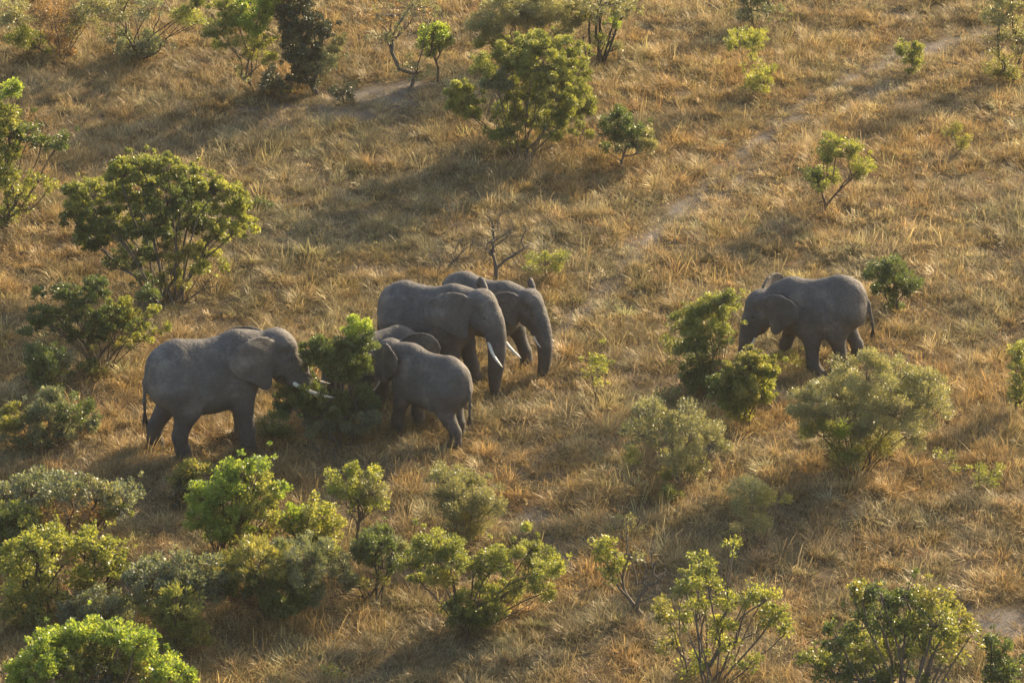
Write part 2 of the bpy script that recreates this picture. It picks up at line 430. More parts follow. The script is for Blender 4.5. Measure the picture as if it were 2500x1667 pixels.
# ------------------------------------------------------------------ elephants
def skin_material():
    m, nt, out = new_mat("elephant_skin"); L = nt.links
    tc = N(nt, "ShaderNodeTexCoord")
    big = N(nt, "ShaderNodeTexNoise", i_Scale=1.6, i_Detail=4.0, i_Roughness=0.6)
    L.new(tc.outputs["Object"], big.inputs["Vector"])
    fine = N(nt, "ShaderNodeTexNoise", i_Scale=9.0, i_Detail=6.0, i_Roughness=0.7)
    L.new(tc.outputs["Object"], fine.inputs["Vector"])
    sep = N(nt, "ShaderNodeSeparateXYZ"); L.new(tc.outputs["Object"], sep.inputs[0])
    hgt = N(nt, "ShaderNodeMapRange"); hgt.inputs["From Min"].default_value = 0.1; hgt.inputs["From Max"].default_value = 1.2
    L.new(sep.outputs["Z"], hgt.inputs["Value"])
    r = ramp(nt, [(0.34, (0.058, 0.050, 0.045)), (0.52, (0.092, 0.081, 0.072)), (0.68, (0.180, 0.152, 0.124))])
    mx = N(nt, "ShaderNodeMix", data_type='FLOAT'); mx.inputs[0].default_value = 0.22
    L.new(big.outputs["Fac"], mx.inputs[2]); L.new(fine.outputs["Fac"], mx.inputs[3])
    L.new(mx.outputs[0], r.inputs[0])
    # skin gets darker down the legs towards the feet
    low_tone = N(nt, "ShaderNodeMix", data_type='RGBA'); L.new(hgt.outputs[0], low_tone.inputs[0])
    low_tone.inputs[6].default_value = (0.050, 0.043, 0.038, 1); L.new(r.outputs[0], low_tone.inputs[7])
    # wrinkles: stretched voronoi cracks
    mp = N(nt, "ShaderNodeMapping"); mp.inputs["Scale"].default_value = (1.0, 1.0, 2.3)
    L.new(tc.outputs["Object"], mp.inputs[0])
    wob = N(nt, "ShaderNodeTexNoise", i_Scale=3.0, i_Detail=3.0); L.new(mp.outputs[0], wob.inputs["Vector"])
    add = N(nt, "ShaderNodeVectorMath", operation='MULTIPLY_ADD'); L.new(wob.outputs["Color"], add.inputs[0])
    add.inputs[1].default_value = (0.35, 0.35, 0.35); L.new(mp.outputs[0], add.inputs[2])
    vo = N(nt, "ShaderNodeTexVoronoi", feature='DISTANCE_TO_EDGE', i_Scale=8.5); L.new(add.outputs[0], vo.inputs["Vector"])
    vr = N(nt, "ShaderNodeMapRange"); vr.inputs["From Max"].default_value = 0.16; L.new(vo.outputs["Distance"], vr.inputs["Value"])
    mp2 = N(nt, "ShaderNodeMapping"); mp2.inputs["Scale"].default_value = (1.0, 1.0, 5.0); L.new(tc.outputs["Object"], mp2.inputs[0])
    ring = N(nt, "ShaderNodeTexNoise", i_Scale=3.2, i_Detail=5.0, i_Roughness=0.6); L.new(mp2.outputs[0], ring.inputs["Vector"])
    b1 = N(nt, "ShaderNodeBump", i_Strength=0.35, i_Distance=0.02); L.new(vr.outputs[0], b1.inputs["Height"])
    b2 = N(nt, "ShaderNodeBump", i_Strength=0.35, i_Distance=0.04); L.new(ring.outputs["Fac"], b2.inputs["Height"]); L.new(b1.outputs[0], b2.inputs["Normal"])
    b3 = N(nt, "ShaderNodeBump", i_Strength=0.5, i_Distance=0.14); L.new(big.outputs["Fac"], b3.inputs["Height"]); L.new(b2.outputs[0], b3.inputs["Normal"])
    dk = N(nt, "ShaderNodeMix", data_type='RGBA', blend_type='MULTIPLY'); dk.inputs[0].default_value = 0.22
    L.new(low_tone.outputs[2], dk.inputs[6]); L.new(vr.outputs[0], dk.inputs[7])
    p = N(nt, "ShaderNodeBsdfPrincipled", i_Roughness=0.78)
    p.inputs["Specular IOR Level"].default_value = 0.35
    L.new(dk.outputs[2], p.inputs["Base Color"]); L.new(b3.outputs[0], p.inputs["Normal"])
    L.new(p.outputs[0], out.inputs[0])
    return m
def simple_mat(name, col, rough=0.5, noise=0.0, scale=20.0, spec=0.5):
    m, nt, out = new_mat(name); L = nt.links
    p = N(nt, "ShaderNodeBsdfPrincipled", i_Roughness=rough); p.inputs["Specular IOR Level"].default_value = spec
    p.inputs["Base Color"].default_value = (*col, 1)
    if noise:
        tc = N(nt, "ShaderNodeTexCoord"); t = N(nt, "ShaderNodeTexNoise", i_Scale=scale, i_Detail=5.0)
        L.new(tc.outputs["Object"], t.inputs["Vector"])
        r = ramp(nt, [(0.3, tuple(c * (1 - noise) for c in col)), (0.7, tuple(min(1, c * (1 + noise)) for c in col))])
        L.new(t.outputs["Fac"], r.inputs[0]); L.new(r.outputs[0], p.inputs["Base Color"])
        b = N(nt, "ShaderNodeBump", i_Strength=0.4, i_Distance=0.02); L.new(t.outputs["Fac"], b.inputs["Height"]); L.new(b.outputs[0], p.inputs["Normal"])
    L.new(p.outputs[0], out.inputs[0])
    return m
SKIN = skin_material()
IVORY = simple_mat("ivory", (0.66, 0.58, 0.45), 0.35, 0.12, 6.0)
EYE = simple_mat("eye_dark", (0.02, 0.012, 0.008), 0.15)
HAIR = simple_mat("tail_hair", (0.03, 0.026, 0.023), 0.7)

class Field:
    """a signed distance field on a grid; shapes are melted together with a smooth minimum"""
    def __init__(s, lo, hi, h):
        s.lo = np.array(lo, float); s.h = h
        s.n = np.ceil((np.array(hi) - s.lo) / h).astype(int) + 1
        s.f = np.full(s.n, 3.0, np.float32)
    def box(s, lo, hi):
        a = np.clip(np.floor((np.asarray(lo) - s.lo) / s.h).astype(int), 0, s.n - 1)
        b = np.clip(np.ceil((np.asarray(hi) - s.lo) / s.h).astype(int) + 1, 1, s.n)
        sl = tuple(slice(i, j) for i, j in zip(a, b))
        ax = [(np.arange(i, j) * s.h + l).astype(np.float32) for i, j, l in zip(a, b, s.lo)]
        X, Y, Z = np.meshgrid(*ax, indexing='ij')
        return sl, X, Y, Z
    def put(s, sl, d, k, cut=False):
        a = s.f[sl]
        if cut:      # smooth subtraction
            h = np.clip(0.5 - 0.5 * (a + d) / k, 0, 1)
            s.f[sl] = a * (1 - h) + (-d) * h + k * h * (1 - h)
        else:
            h = np.clip(0.5 + 0.5 * (d - a) / k, 0, 1)
            s.f[sl] = d * (1 - h) + a * h - k * h * (1 - h)
    def ell(s, c, r, k=0.12, R=None, cut=False):
        c = np.asarray(c, float); r = np.asarray(r, float); m = r.max() + k + 0.05
        sl, X, Y, Z = s.box(c - m, c + m)
        X = X - c[0]; Y = Y - c[1]; Z = Z - c[2]
        if R is not None:
            R = np.asarray(R, np.float32)    # rows: local axes
            X, Y, Z = (R[i][0] * X + R[i][1] * Y + R[i][2] * Z for i in range(3))
        k0 = np.sqrt((X / r[0]) ** 2 + (Y / r[1]) ** 2 + (Z / r[2]) ** 2)
        k1 = np.sqrt((X / r[0] ** 2) ** 2 + (Y / r[1] ** 2) ** 2 + (Z / r[2] ** 2) ** 2) + 1e-6
        s.put(sl, k0 * (k0 - 1) / k1, k, cut)
    def cone(s, a, b, ra, rb, k=0.08, flat=1.0):
        a = np.asarray(a, float); b = np.asarray(b, float); m = max(ra, rb) + k + 0.05
        sl, X, Y, Z = s.box(np.minimum(a, b) - m, np.maximum(a, b) + m)
        d = b - a; dd = d @ d + 1e-9
        t = np.clip(((X - a[0]) * d[0] + (Y - a[1]) * d[1] + (Z - a[2]) * d[2]) / dd, 0, 1)
        q = np.sqrt((X - a[0] - t * d[0]) ** 2 + ((Y - a[1] - t * d[1]) / flat) ** 2 + (Z - a[2] - t * d[2]) ** 2)
        s.put(sl, q - (ra + (rb - ra) * t), k)
    def chain(s, pts, rs, k=0.06, k0=None, flat=1.0):
        for i in range(len(pts) - 1):
            s.cone(pts[i], pts[i + 1], rs[i], rs[i + 1], (k0 if (i == 0 and k0) else k), flat)
    def ear(s, org, U, V, W, poly, thick, curve, k=0.05):
        poly = np.asarray(poly, float); org = np.asarray(org, float)
        c3 = np.array([org + U * p[0] + V * p[1] for p in poly])
        m = 0.45
        sl, X, Y, Z = s.box(c3.min(0) - m, c3.max(0) + m)
        X = X - org[0]; Y = Y - org[1]; Z = Z - org[2]
        u = X * U[0] + Y * U[1] + Z * U[2]; v = X * V[0] + Y * V[1] + Z * V[2]; w = X * W[0] + Y * W[1] + Z * W[2]
        d2 = np.full(u.shape, 1e9, np.float32); ins = np.zeros(u.shape, bool)
        n = len(poly)
        for i in range(n):
            ax, ay = poly[i]; bx, by = poly[(i + 1) % n]
            ex, ey = bx - ax, by - ay
            t = np.clip(((u - ax) * ex + (v - ay) * ey) / (ex * ex + ey * ey), 0, 1)
            d2 = np.minimum(d2, (u - ax - t * ex) ** 2 + (v - ay - t * ey) ** 2)
            if abs(ey) > 1e-9:
                ins ^= ((ay > v) != (by > v)) & (u < ex * (v - ay) / ey + ax)
        d = np.sqrt(d2); d[ins] *= -1
        w0 = curve(u, v)
        th = thick * np.clip(1.5 - 0.8 * u, 0.8, 1.5)
        dw = (np.abs(w - w0)) * 0.88 - th
        r = 0.02
        dist = np.minimum(np.maximum(d + r, dw), 0) + np.sqrt(np.maximum(d + r, 0) ** 2 + np.maximum(dw, 0) ** 2) - 0.004
        s.put(sl, dist, k)
    def mesh(s):
        """surface nets"""
        f = s.f; neg = f < 0
        c = [neg[i:f.shape[0] - 1 + i, j:f.shape[1] - 1 + j, k:f.shape[2] - 1 + k] for i in (0, 1) for j in (0, 1) for k in (0, 1)]
        cnt = sum(x.astype(np.int8) for x in c)
        cell = (cnt > 0) & (cnt < 8)
        idx = np.argwhere(cell)
        acc = np.zeros((len(idx), 3)); num = np.zeros(len(idx))
        corners = [(i, j, k) for i in (0, 1) for j in (0, 1) for k in (0, 1)]
        fv = {q: f[idx[:, 0] + q[0], idx[:, 1] + q[1], idx[:, 2] + q[2]] for q in corners}
        for a in corners:
            for ax in range(3):
                if a[ax] == 0:
                    b = list(a); b[ax] = 1; b = tuple(b)
                    fa, fb = fv[a], fv[b]; cr = (fa < 0) != (fb < 0)
                    t = np.where(cr, fa / np.where(cr, fa - fb, 1), 0)
                    p = np.tile(np.array(a, float), (len(idx), 1)); p[:, ax] = t
                    acc[cr] += p[cr]; num[cr] += 1
        V = (idx + acc / num[:, None]) * s.h + s.lo
        vid = np.full(cell.shape, -1, np.int64); vid[cell] = np.arange(len(idx))
        F = []
        for ax in range(3):
            o = [i for i in range(3) if i != ax]
            A = neg.take(range(neg.shape[ax] - 1), ax); B = neg.take(range(1, neg.shape[ax]), ax)
            e = np.argwhere(A != B)
            e = e[(e[:, o[0]] > 0) & (e[:, o[1]] > 0) & (e[:, o[0]] < cell.shape[o[0]]) & (e[:, o[1]] < cell.shape[o[1]])]
            def g(da, db):
                q = e.copy(); q[:, o[0]] -= da; q[:, o[1]] -= db
                return vid[q[:, 0], q[:, 1], q[:, 2]]
            quad = np.stack([g(0, 0), g(1, 0), g(1, 1), g(0, 1)], 1)
            inside = neg[e[:, 0], e[:, 1], e[:, 2]]
            flip = inside if ax != 1 else ~inside
            quad[~flip] = quad[~flip][:, ::-1]
            F.append(quad)
        F = np.concatenate(F); F = F[(F >= 0).all(1)]
        # relax a little, towards the mean of linked vertices
        E = np.concatenate([F[:, [0, 1]], F[:, [1, 2]], F[:, [2, 3]], F[:, [3, 0]]])
        for it in range(2):
            S = np.zeros_like(V); K = np.zeros(len(V))
            for a, b in ((0, 1), (1, 0)):
                for j in range(3):
                    S[:, j] += np.bincount(E[:, a], V[E[:, b], j], len(V))
                K += np.bincount(E[:, a], minlength=len(V))
            V = V * 0.5 + 0.5 * S / np.maximum(K, 1)[:, None]
        return V, F[:, ::-1]

EAR = [(-0.05, 0.02), (0.08, -0.13), (0.30, -0.20), (0.55, -0.17), (0.78, -0.03), (0.92, 0.20), (0.95, 0.45),
       (0.88, 0.66), (0.72, 0.82), (0.50, 0.93), (0.36, 1.06), (0.20, 1.20), (0.06, 1.24), (-0.02, 1.12), (-0.03, 0.80), (-0.06, 0.40)]

def rotz(a): return np.array([[math.cos(a), -math.sin(a), 0], [math.sin(a), math.cos(a), 0], [0, 0, 1.0]])
def roty(a): return np.array([[math.cos(a), 0, math.sin(a)], [0, 1.0, 0], [-math.sin(a), 0, math.cos(a)]])

def tusk_mesh(pts, r0):
    P = [np.array(p, float) for p in pts]; n = 14; out = []
    for i in range(n + 1):      # quadratic through three points
        t = i / n; out.append((1 - t) ** 2 * P[0] + 2 * t * (1 - t) * P[1] + t * t * P[2])
    V = []; S = 10
    for i, p in enumerate(out):
        d = out[min(i + 1, n)] - out[max(i - 1, 0)]; d /= np.linalg.norm(d)
        a = np.cross(d, [0, 1.0, 0.1]); a /= np.linalg.norm(a); b = np.cross(d, a)
        t = i / n; r = r0 * (1 - 0.55 * t) * (1 - max(0, (t - 0.8) / 0.2) ** 2 * 0.9)
        for k in range(S):
            an = 2 * math.pi * k / S; V.append(p + (a * math.cos(an) + b * math.sin(an)) * r)
    F = [[i * S + k, i * S + (k + 1) % S, (i + 1) * S + (k + 1) % S, (i + 1) * S + k] for i in range(n) for k in range(S)]
    return mesh_from("tusk", V, F)

def make_elephant(label, pos, heading, size=1.0, pitch=0.0, head_yaw=0.0, head_pitch=0.0, head_up=0.0, ear_spread=(0.45, 0.45),
                  feet=None, trunk=None, tusk_len=0.6, tusk_r=0.042, tail=None, young=0.0, h=0.026, tusk_dir=(0.0, 0.0), tusk_drop=1.0, ear_size=1.0, ear_lift=(0.0, 0.0), group=None):
    """x forward, y to the animal's left, z up, in metres before scaling (shoulder 2.6 m)"""
    feet = dict({'fl': (0, 0, 0), 'fr': (0, 0, 0), 'hl': (0, 0, 0), 'hr': (0, 0, 0)}, **(feet or {}))
    F = Field((-2.3, -1.5, -0.45), (3.3, 1.5, 3.3), h)
    RP = roty(pitch)                                    # pitch of the trunk of the body about its middle
    mid = np.array([0, 0, 1.55])
    def B(x, y, z): return RP @ (np.array([x, y, z], float) - mid) + mid
    RT = RP.T
    w = 1.0 - 0.11 * young
    # barrel, chest, hips
    F.ell(B(-0.04, 0, 1.50), (0.92, 0.64 * w, 0.64), 0.15, RT)
    F.ell(B(0.02, 0, 1.33), (0.76, 0.57 * w, 0.50), 0.18, RT)
    F.ell(B(0.60, 0, 1.66), (0.50, 0.47 * w, 0.72), 0.22, RT)
    F.ell(B(-0.70, 0, 1.70), (0.52, 0.53 * w, 0.66), 0.22, RT)
    F.ell(B(-0.88, 0, 1.56), (0.32, 0.42 * w, 0.52), 0.2, RT)
    # spine: high hips, shallow saddle, high withers
    F.chain([B(-0.90, 0, 1.98), B(-0.54, 0, 2.11), B(-0.10, 0, 2.08), B(0.32, 0, 2.08), B(0.66, 0, 2.22), B(0.92, 0, 2.12)],
            [0.19, 0.22, 0.21, 0.22, 0.19, 0.24], 0.30)
    # shoulder blades, pelvis points, flank folds
    for s in (1, -1):
        F.ell(B(0.64, 0.35 * s * w, 1.75), (0.24, 0.15, 0.52), 0.12, RT @ np.eye(3))
        F.ell(B(-0.64, 0.36 * s * w, 1.92), (0.26, 0.13, 0.20), 0.2, RT)
        F.chain([B(-0.38, 0.51 * s * w, 1.85), B(-0.22, 0.58 * s * w, 1.45), B(-0.32, 0.52 * s * w, 1.0)], [0.07, 0.06, 0.06], 0.12)
    # legs
    for name, s in (('fl', 1), ('fr', -1)):
        dx, dy, dz = feet[name]
        top = B(0.68, 0.30 * s * w, 1.50); ft = np.array([0.72 + dx, 0.33 * s * w + dy, 0.02 + dz])
        top[0] += min(0.0, dx + 0.4) * 0.45
        elb = top * 0.55 + np.array([ft[0], ft[1], 0.15]) * 0.45 + np.array([-0.04, 0.02 * s, -0.02])
        elb[2] = 0.98 + dz * 0.4
        wr = elb * 0.42 + ft * 0.58 + np.array([0.04 + 0.10 * abs(dx), 0, 0]); 
        F.chain([top, elb, wr, ft + [0, 0, 0.16]], [0.33, 0.210, 0.155, 0.165], 0.10, 0.16)
        F.cone(ft + [0.03, 0, 0.12], ft + [0.03, 0, 0.02], 0.165, 0.19, 0.05)
    for name, s in (('hl', 1), ('hr', -1)):
        dx, dy, dz = feet[name]
        top = B(-0.68, 0.30 * s * w, 1.50); ft = np.array([-0.72 + dx, 0.30 * s * w + dy, 0.02 + dz])
        kn = np.array([-0.55 + dx * 0.45, 0.33 * s * w + dy * 0.5, 0.98 + dz * 0.4])
        hk = np.array([-0.74 + dx * 0.88, 0.30 * s * w + dy * 0.9, 0.46 + dz * 0.8])
        F.chain([top, kn, hk, ft + [0, 0, 0.14]], [0.40, 0.240, 0.150, 0.155], 0.10, 0.18)
        F.cone(ft + [0.05, 0, 0.12], ft + [0.06, 0, 0.02], 0.150, 0.175, 0.05)
    # neck and head
    piv = B(0.96, 0, 1.98); piv[2] += head_up * 0.5
    RH = rotz(head_yaw) @ roty(pitch + head_pitch); RHT = RH.T; RY = rotz(head_yaw)
    def H(x, y, z): return RH @ np.array([x, y, z], float) + piv + np.array([0, 0, head_up * 0.5])
    F.chain([B(0.62, 0, 1.92), piv, H(0.32, 0, 0.10)], [0.44, 0.39, 0.33], 0.2)
    F.ell(B(0.80, 0, 2.06), (0.32, 0.22, 0.26), 0.2, RT)
    F.ell(H(0.44, 0, 0.14), (0.40, 0.30, 0.38), 0.12, RHT)
    for s in (1, -1):
        F.ell(H(0.46, 0.10 * s, 0.34), (0.26, 0.17, 0.20), 0.12, RHT)
        F.ell(H(0.50, 0.17 * s, -0.16), (0.24, 0.14, 0.27), 0.10, RHT)
        F.ell(H(0.72, 0.19 * s, 0.08), (0.13, 0.07, 0.07), 0.07, RHT)                       # brow
        F.chain([H(0.66, 0.13 * s, -0.12), H(0.83, 0.185 * s, -0.50)], [0.12, 0.088], 0.08)  # tusk sheath
    F.ell(H(0.66, 0, 0.12), (0.24, 0.22, 0.30), 0.12, RHT)
    F.ell(H(0.74, 0, -0.10), (0.20, 0.19, 0.26), 0.10, RHT)
    F.chain([H(0.38, 0, -0.22), H(0.62, 0, -0.46), H(0.74, 0, -0.56)], [0.19, 0.12, 0.07], 0.10)
    for s in (1, -1):
        F.ell(H(0.60, 0.305 * s, 0.13), (0.13, 0.06, 0.11), 0.08, RHT, cut=True)            # temple hollow
        F.ell(H(0.765, 0.245 * s, -0.005), (0.075, 0.05, 0.05), 0.03, RHT, cut=True)        # eye socket
    # trunk: offsets from its root, turned with the head only sideways
    root = H(0.80, 0, -0.12)
    tp = trunk or [(0.10, 0, -0.40), (0.14, 0, -0.85), (0.12, 0, -1.25), (0.10, 0, -1.60), (0.14, 0, -1.85)]
    pts = [root] + [root + RY @ np.array(p, float) for p in tp]
    # smooth the path
    fine = []
    for i in range(len(pts) - 1):
        p0 = pts[max(i - 1, 0)]; p1 = pts[i]; p2 = pts[i + 1]; p3 = pts[min(i + 2, len(pts) - 1)]
        for j in range(4):
            t = j / 4.0
            fine.append(0.5 * ((2 * p1) + (-p0 + p2) * t + (2 * p0 - 5 * p1 + 4 * p2 - p3) * t * t + (-p0 + 3 * p1 - 3 * p2 + p3) * t ** 3))
    fine.append(pts[-1])
    nf = len(fine); rs = [0.190 * (1 - i / (nf - 1)) ** 0.75 + 0.056 + 0.004 * (i % 2) for i in range(nf)]
    F.chain(fine, rs, 0.05, 0.12)
    # ears
    for s, sp, lf in ((1, ear_spread[0], ear_lift[0]), (-1, ear_spread[1], ear_lift[1])):
        org = H(0.31, 0.32 * s, 0.43 + lf)
        Ud = np.array([-math.cos(sp), s * math.sin(sp), 0.0]); Vd = np.array([0.10, s * 0.10, -1.0]); Vd /= np.linalg.norm(Vd)
        Wd = np.cross(Ud, Vd); Wd /= np.linalg.norm(Wd)
        if Wd[1] * s < 0: Wd = -Wd
        Ud = np.cross(Vd, Wd); Ud = Ud if Ud[0] < 0 else -Ud
        Ud, Vd, Wd = RH @ Ud, RH @ Vd, RH @ Wd
        poly = np.array(EAR) * ear_size * np.array([1.08, 0.81])
        def cv(u, v):
            return 0.10 * np.sin(np.clip(u, 0, 1.1) * 2.6) - 0.03 * np.clip(u - 0.45, 0, 2) + 0.05 * np.sin(v * 3.0 + 0.4) * np.clip(u + 0.1, 0, 1) \
                + 0.018 * np.sin(np.arctan2(v - 0.3, u + 0.2) * 13.0) * np.clip(u * 2 - 0.3, 0, 1) - 0.10 * np.clip(-v, 0, 1) * 2
        F.ear(org, Ud, Vd, Wd, poly, 0.024, cv, 0.022)
        F.chain([H(0.34, 0.24 * s, 0.38), H(0.30, 0.29 * s, 0.05), H(0.36, 0.25 * s, -0.20)], [0.07, 0.07, 0.05], 0.08)
    # tail
    tl = tail or [(-1.16, 0, 1.88), (-1.27, 0, 1.6), (-1.29, 0, 1.2), (-1.29, 0.03, 0.92)]
    tl = [B(*p) for p in tl]
    F.chain([B(-0.98, 0, 1.95)] + tl, [0.09, 0.065, 0.05, 0.038, 0.034], 0.05, 0.10)
    V, Q = F.mesh()
    root_o = empty("elephant", pos, heading); root_o.scale = (size,) * 3
    tag(root_o, label, "elephant", group)
    me = mesh_from("elephant_body", V, Q)
    link("body", me, SKIN, root_o, smooth=True)
    # tail tuft
    tip = np.array(tl[-1]); rng = random.Random(7); segs = []
    for i in range(36):
        a = tip + [rng.uniform(-.02, .02), rng.uniform(-.02, .02), rng.uniform(-0.05, .12)]
        segs.append((a, a + np.array([rng.uniform(-.07, .07), rng.uniform(-.07, .07), rng.uniform(-.40, -.22)]), 0.008, 0.003))
    tv, tf = tubes(segs, 3)
    link("tail_tuft", mesh_from("tail_tuft", tv, tf), HAIR, root_o)
    # tusks and eyes
    for s in (1, -1):
        a = H(0.81, 0.180 * s, -0.46)
        l = tusk_len; td = tusk_dir
        b = H(0.81 + 0.16 * l + 0.3 * td[0] * l, (0.19 + 0.14 * l) * s + 0.3 * td[1] * l, -0.46 - 0.50 * l * tusk_drop)
        c = H(0.81 + 0.75 * l + td[0] * l, (0.20 + 0.16 * l) * s + td[1] * l, -0.46 - 0.78 * l * tusk_drop)
        link("tusk", tusk_mesh((a, b, c), tusk_r), IVORY, root_o, smooth=True)
        bm = bpy.data.meshes.new("eye")
        import bmesh
        q = bmesh.new(); bmesh.ops.create_uvsphere(q, u_segments=10, v_segments=8, radius=0.054); q.to_mesh(bm); q.free()
        e = link("eye", bm, EYE, root_o, smooth=True); 
        yy = 0.45
        while yy > 0.05:
            g = np.round((H(0.765, yy * s, 0.0) - F.lo) / F.h).astype(int)
            if F.f[tuple(g)] < 0: break
            yy -= 0.008
        e.location = Vector(H(0.765, (yy - 0.012) * s, 0.0)); e.scale = (1.25, 0.6, 0.85)
    return root_o

def eleph_at(px, py): return on_ground(px, py)

ELE = dict(
 e1=dict(label="large grey elephant browsing with its trunk behind the dark green bush, leftmost of the herd", at=(510, 1092), heading=rad(16), size=1.13,
    head_yaw=rad(-8), head_pitch=rad(8), ear_spread=(0.12, 0.46), ear_lift=(-0.15, 0.0), ear_size=1.04, feet={'fr': (0.0, 0, 0), 'fl': (0.05, 0, 0), 'hr': (0.10, 0, 0), 'hl': (-0.35, 0, 0)},
    trunk=[(0.18, 0, -0.38), (0.26, 0, -0.75), (0.32, 0, -1.05), (0.50, 0, -1.30), (0.75, 0, -1.36)], tusk_len=1.02, tusk_r=0.050, tusk_dir=(0.15, 0), tusk_drop=0.3),
 e2=dict(label="largest elephant with long curved tusks and its trunk hanging to the grass, facing right", at=(1050, 932), heading=rad(-22), size=1.03,
    pitch=rad(-1.5), head_yaw=rad(-20), head_pitch=rad(0), ear_spread=(0.50, 0.72), feet={'fr': (0, 0, 0), 'fl': (0.22, 0, 0), 'hr': (0.1, 0, 0), 'hl': (-0.2, 0, 0)},
    trunk=[(0.10, 0, -0.42), (0.10, 0, -0.9), (0.06, 0, -1.30), (0.03, 0, -1.60), (0.05, 0, -1.82)], tusk_len=0.78, tusk_r=0.05, tusk_dir=(-0.05, 0), tusk_drop=0.9),
 e3=dict(label="elephant with short tusks standing behind the largest one, its trunk hanging straight down", at=(1180, 885), heading=rad(-28), size=0.91,
    pitch=rad(5), head_yaw=rad(-14), head_pitch=rad(0), ear_size=0.84, ear_spread=(0.5, 0.66), feet={'fr': (-0.20, 0, 0), 'fl': (0.40, 0, 0), 'hr': (0.1, 0, 0)},
    trunk=[(0.16, 0, -0.40), (0.22, 0, -0.85), (0.20, 0, -1.25), (0.12, 0, -1.58), (0.02, 0, -1.78)], tusk_len=0.40, tusk_r=0.035, tusk_dir=(0.2, 0)),
 e4=dict(label="half hidden elephant between the dark bush and the largest elephant, only its back showing", at=(928, 988), heading=rad(206), size=0.79,
    head_yaw=rad(4), head_pitch=rad(22), head_up=-0.45, ear_spread=(0.3, 0.3), trunk=[(0.14, 0, -0.40), (0.22, 0, -0.85), (0.32, 0, -1.2), (0.45, 0, -1.4)], tusk_len=0.3, tusk_r=0.03, young=1),
 e5=dict(label="small young elephant seen from its rear flank, facing left into the dark green bush", at=(1052, 1064), heading=rad(145), size=0.87,
    head_yaw=rad(-16), head_pitch=rad(16), ear_spread=(0.15, 0.70), feet={'fl': (0.15, 0, 0), 'fr': (-0.12, 0, 0), 'hl': (-0.30, 0, 0), 'hr': (0.0, 0, 0)},
    trunk=[(0.10, 0, -0.40), (0.14, 0, -0.80), (0.20, 0, -1.15), (0.32, 0, -1.4)], tusk_len=0.50, tusk_r=0.034, young=1),
 e6=dict(label="lone elephant at right walking left towards the bushes with one foreleg set back", at=(1997, 893), heading=rad(169), size=0.94,
    pitch=rad(10), head_yaw=rad(14), head_pitch=rad(8), head_up=-0.20, ear_size=1.0, ear_spread=(0.66, 0.8), feet={'fl': (-0.88, 0.18, -0.26), 'fr': (0.18, 0, -0.05), 'hl': (0.15, 0, 0.05), 'hr': (-0.25, 0, 0.1)},
    trunk=[(0.08, 0, -0.40), (0.14, 0, -0.80), (0.22, 0, -1.15), (0.24, 0, -1.5)], tusk_len=0.42, tusk_r=0.038, tusk_dir=(0.1, 0)),
)
for key, kw in ELE.items():
    kw = dict(kw); at = kw.pop('at')
    p = on_ground(*at)
    make_elephant(pos=p, group="herd of elephants on the slope", **kw)

# ------------------------------------------------------------------ shrubs and trees
def leaf_material(name, c0, c1, c2, transl=0.42, gloss=0.30, rough=0.42):
    if 'creeper' not in name: c0, c1, c2 = (tuple(x * f for x in c) for c, f in ((c0, 0.95), (c1, 1.10), (c2, 1.30)))
    m, nt, out = new_mat(name); L = nt.links
    at = N(nt, "ShaderNodeAttribute", attribute_name="vary")
    r = ramp(nt, [(0.0, c0), (0.5, c1), (1.0, c2)]); L.new(at.outputs["Fac"], r.inputs[0])
    d = N(nt, "ShaderNodeBsdfPrincipled", i_Roughness=rough); d.inputs["Specular IOR Level"].default_value = gloss * 2
    t = N(nt, "ShaderNodeBsdfTranslucent")
    tc = N(nt, "ShaderNodeMix", data_type='RGBA', blend_type='MULTIPLY'); tc.inputs[0].default_value = 1.0
    L.new(r.outputs[0], tc.inputs[6]); tc.inputs[7].default_value = (2.25, 2.0, 1.1, 1)
    L.new(r.outputs[0], d.inputs["Base Color"]); L.new(tc.outputs[2], t.inputs[0])
    a = N(nt, "ShaderNodeMixShader"); a.inputs[0].default_value = transl
    L.new(d.outputs[0], a.inputs[1]); L.new(t.outputs[0], a.inputs[2]); L.new(a.outputs[0], out.inputs[0])
    return m
LEAF = {
 'deep':   leaf_material("leaf_deep_green", (0.026, 0.042, 0.014), (0.050, 0.078, 0.024), (0.100, 0.125, 0.036), 0.36),
 'mid':    leaf_material("leaf_mid_green", (0.048, 0.066, 0.018), (0.102, 0.126, 0.032), (0.195, 0.205, 0.060), 0.44),
 'bright': leaf_material("leaf_bright_green", (0.060, 0.105, 0.018), (0.120, 0.180, 0.030), (0.210, 0.250, 0.050), 0.48),
 'olive':  leaf_material("leaf_olive", (0.065, 0.075, 0.022), (0.120, 0.130, 0.036), (0.200, 0.190, 0.055), 0.42),
 'yellow': leaf_material("leaf_yellow_green", (0.075, 0.095, 0.022), (0.140, 0.165, 0.036), (0.230, 0.235, 0.060), 0.45),
 'grey':   leaf_material("leaf_grey_green", (0.045, 0.062, 0.036), (0.085, 0.105, 0.060), (0.160, 0.175, 0.105), 0.36),
 'dusty':  leaf_material("leaf_dusty", (0.072, 0.080, 0.040), (0.130, 0.138, 0.066), (0.215, 0.210, 0.105), 0.36),
 'brown':  leaf_material("leaf_brown", (0.090, 0.060, 0.030), (0.160, 0.105, 0.050), (0.240, 0.165, 0.075), 0.35),
 'dark':   leaf_material("leaf_dark_creeper", (0.018, 0.027, 0.014), (0.032, 0.044, 0.023), (0.072, 0.085, 0.042), 0.20),
}
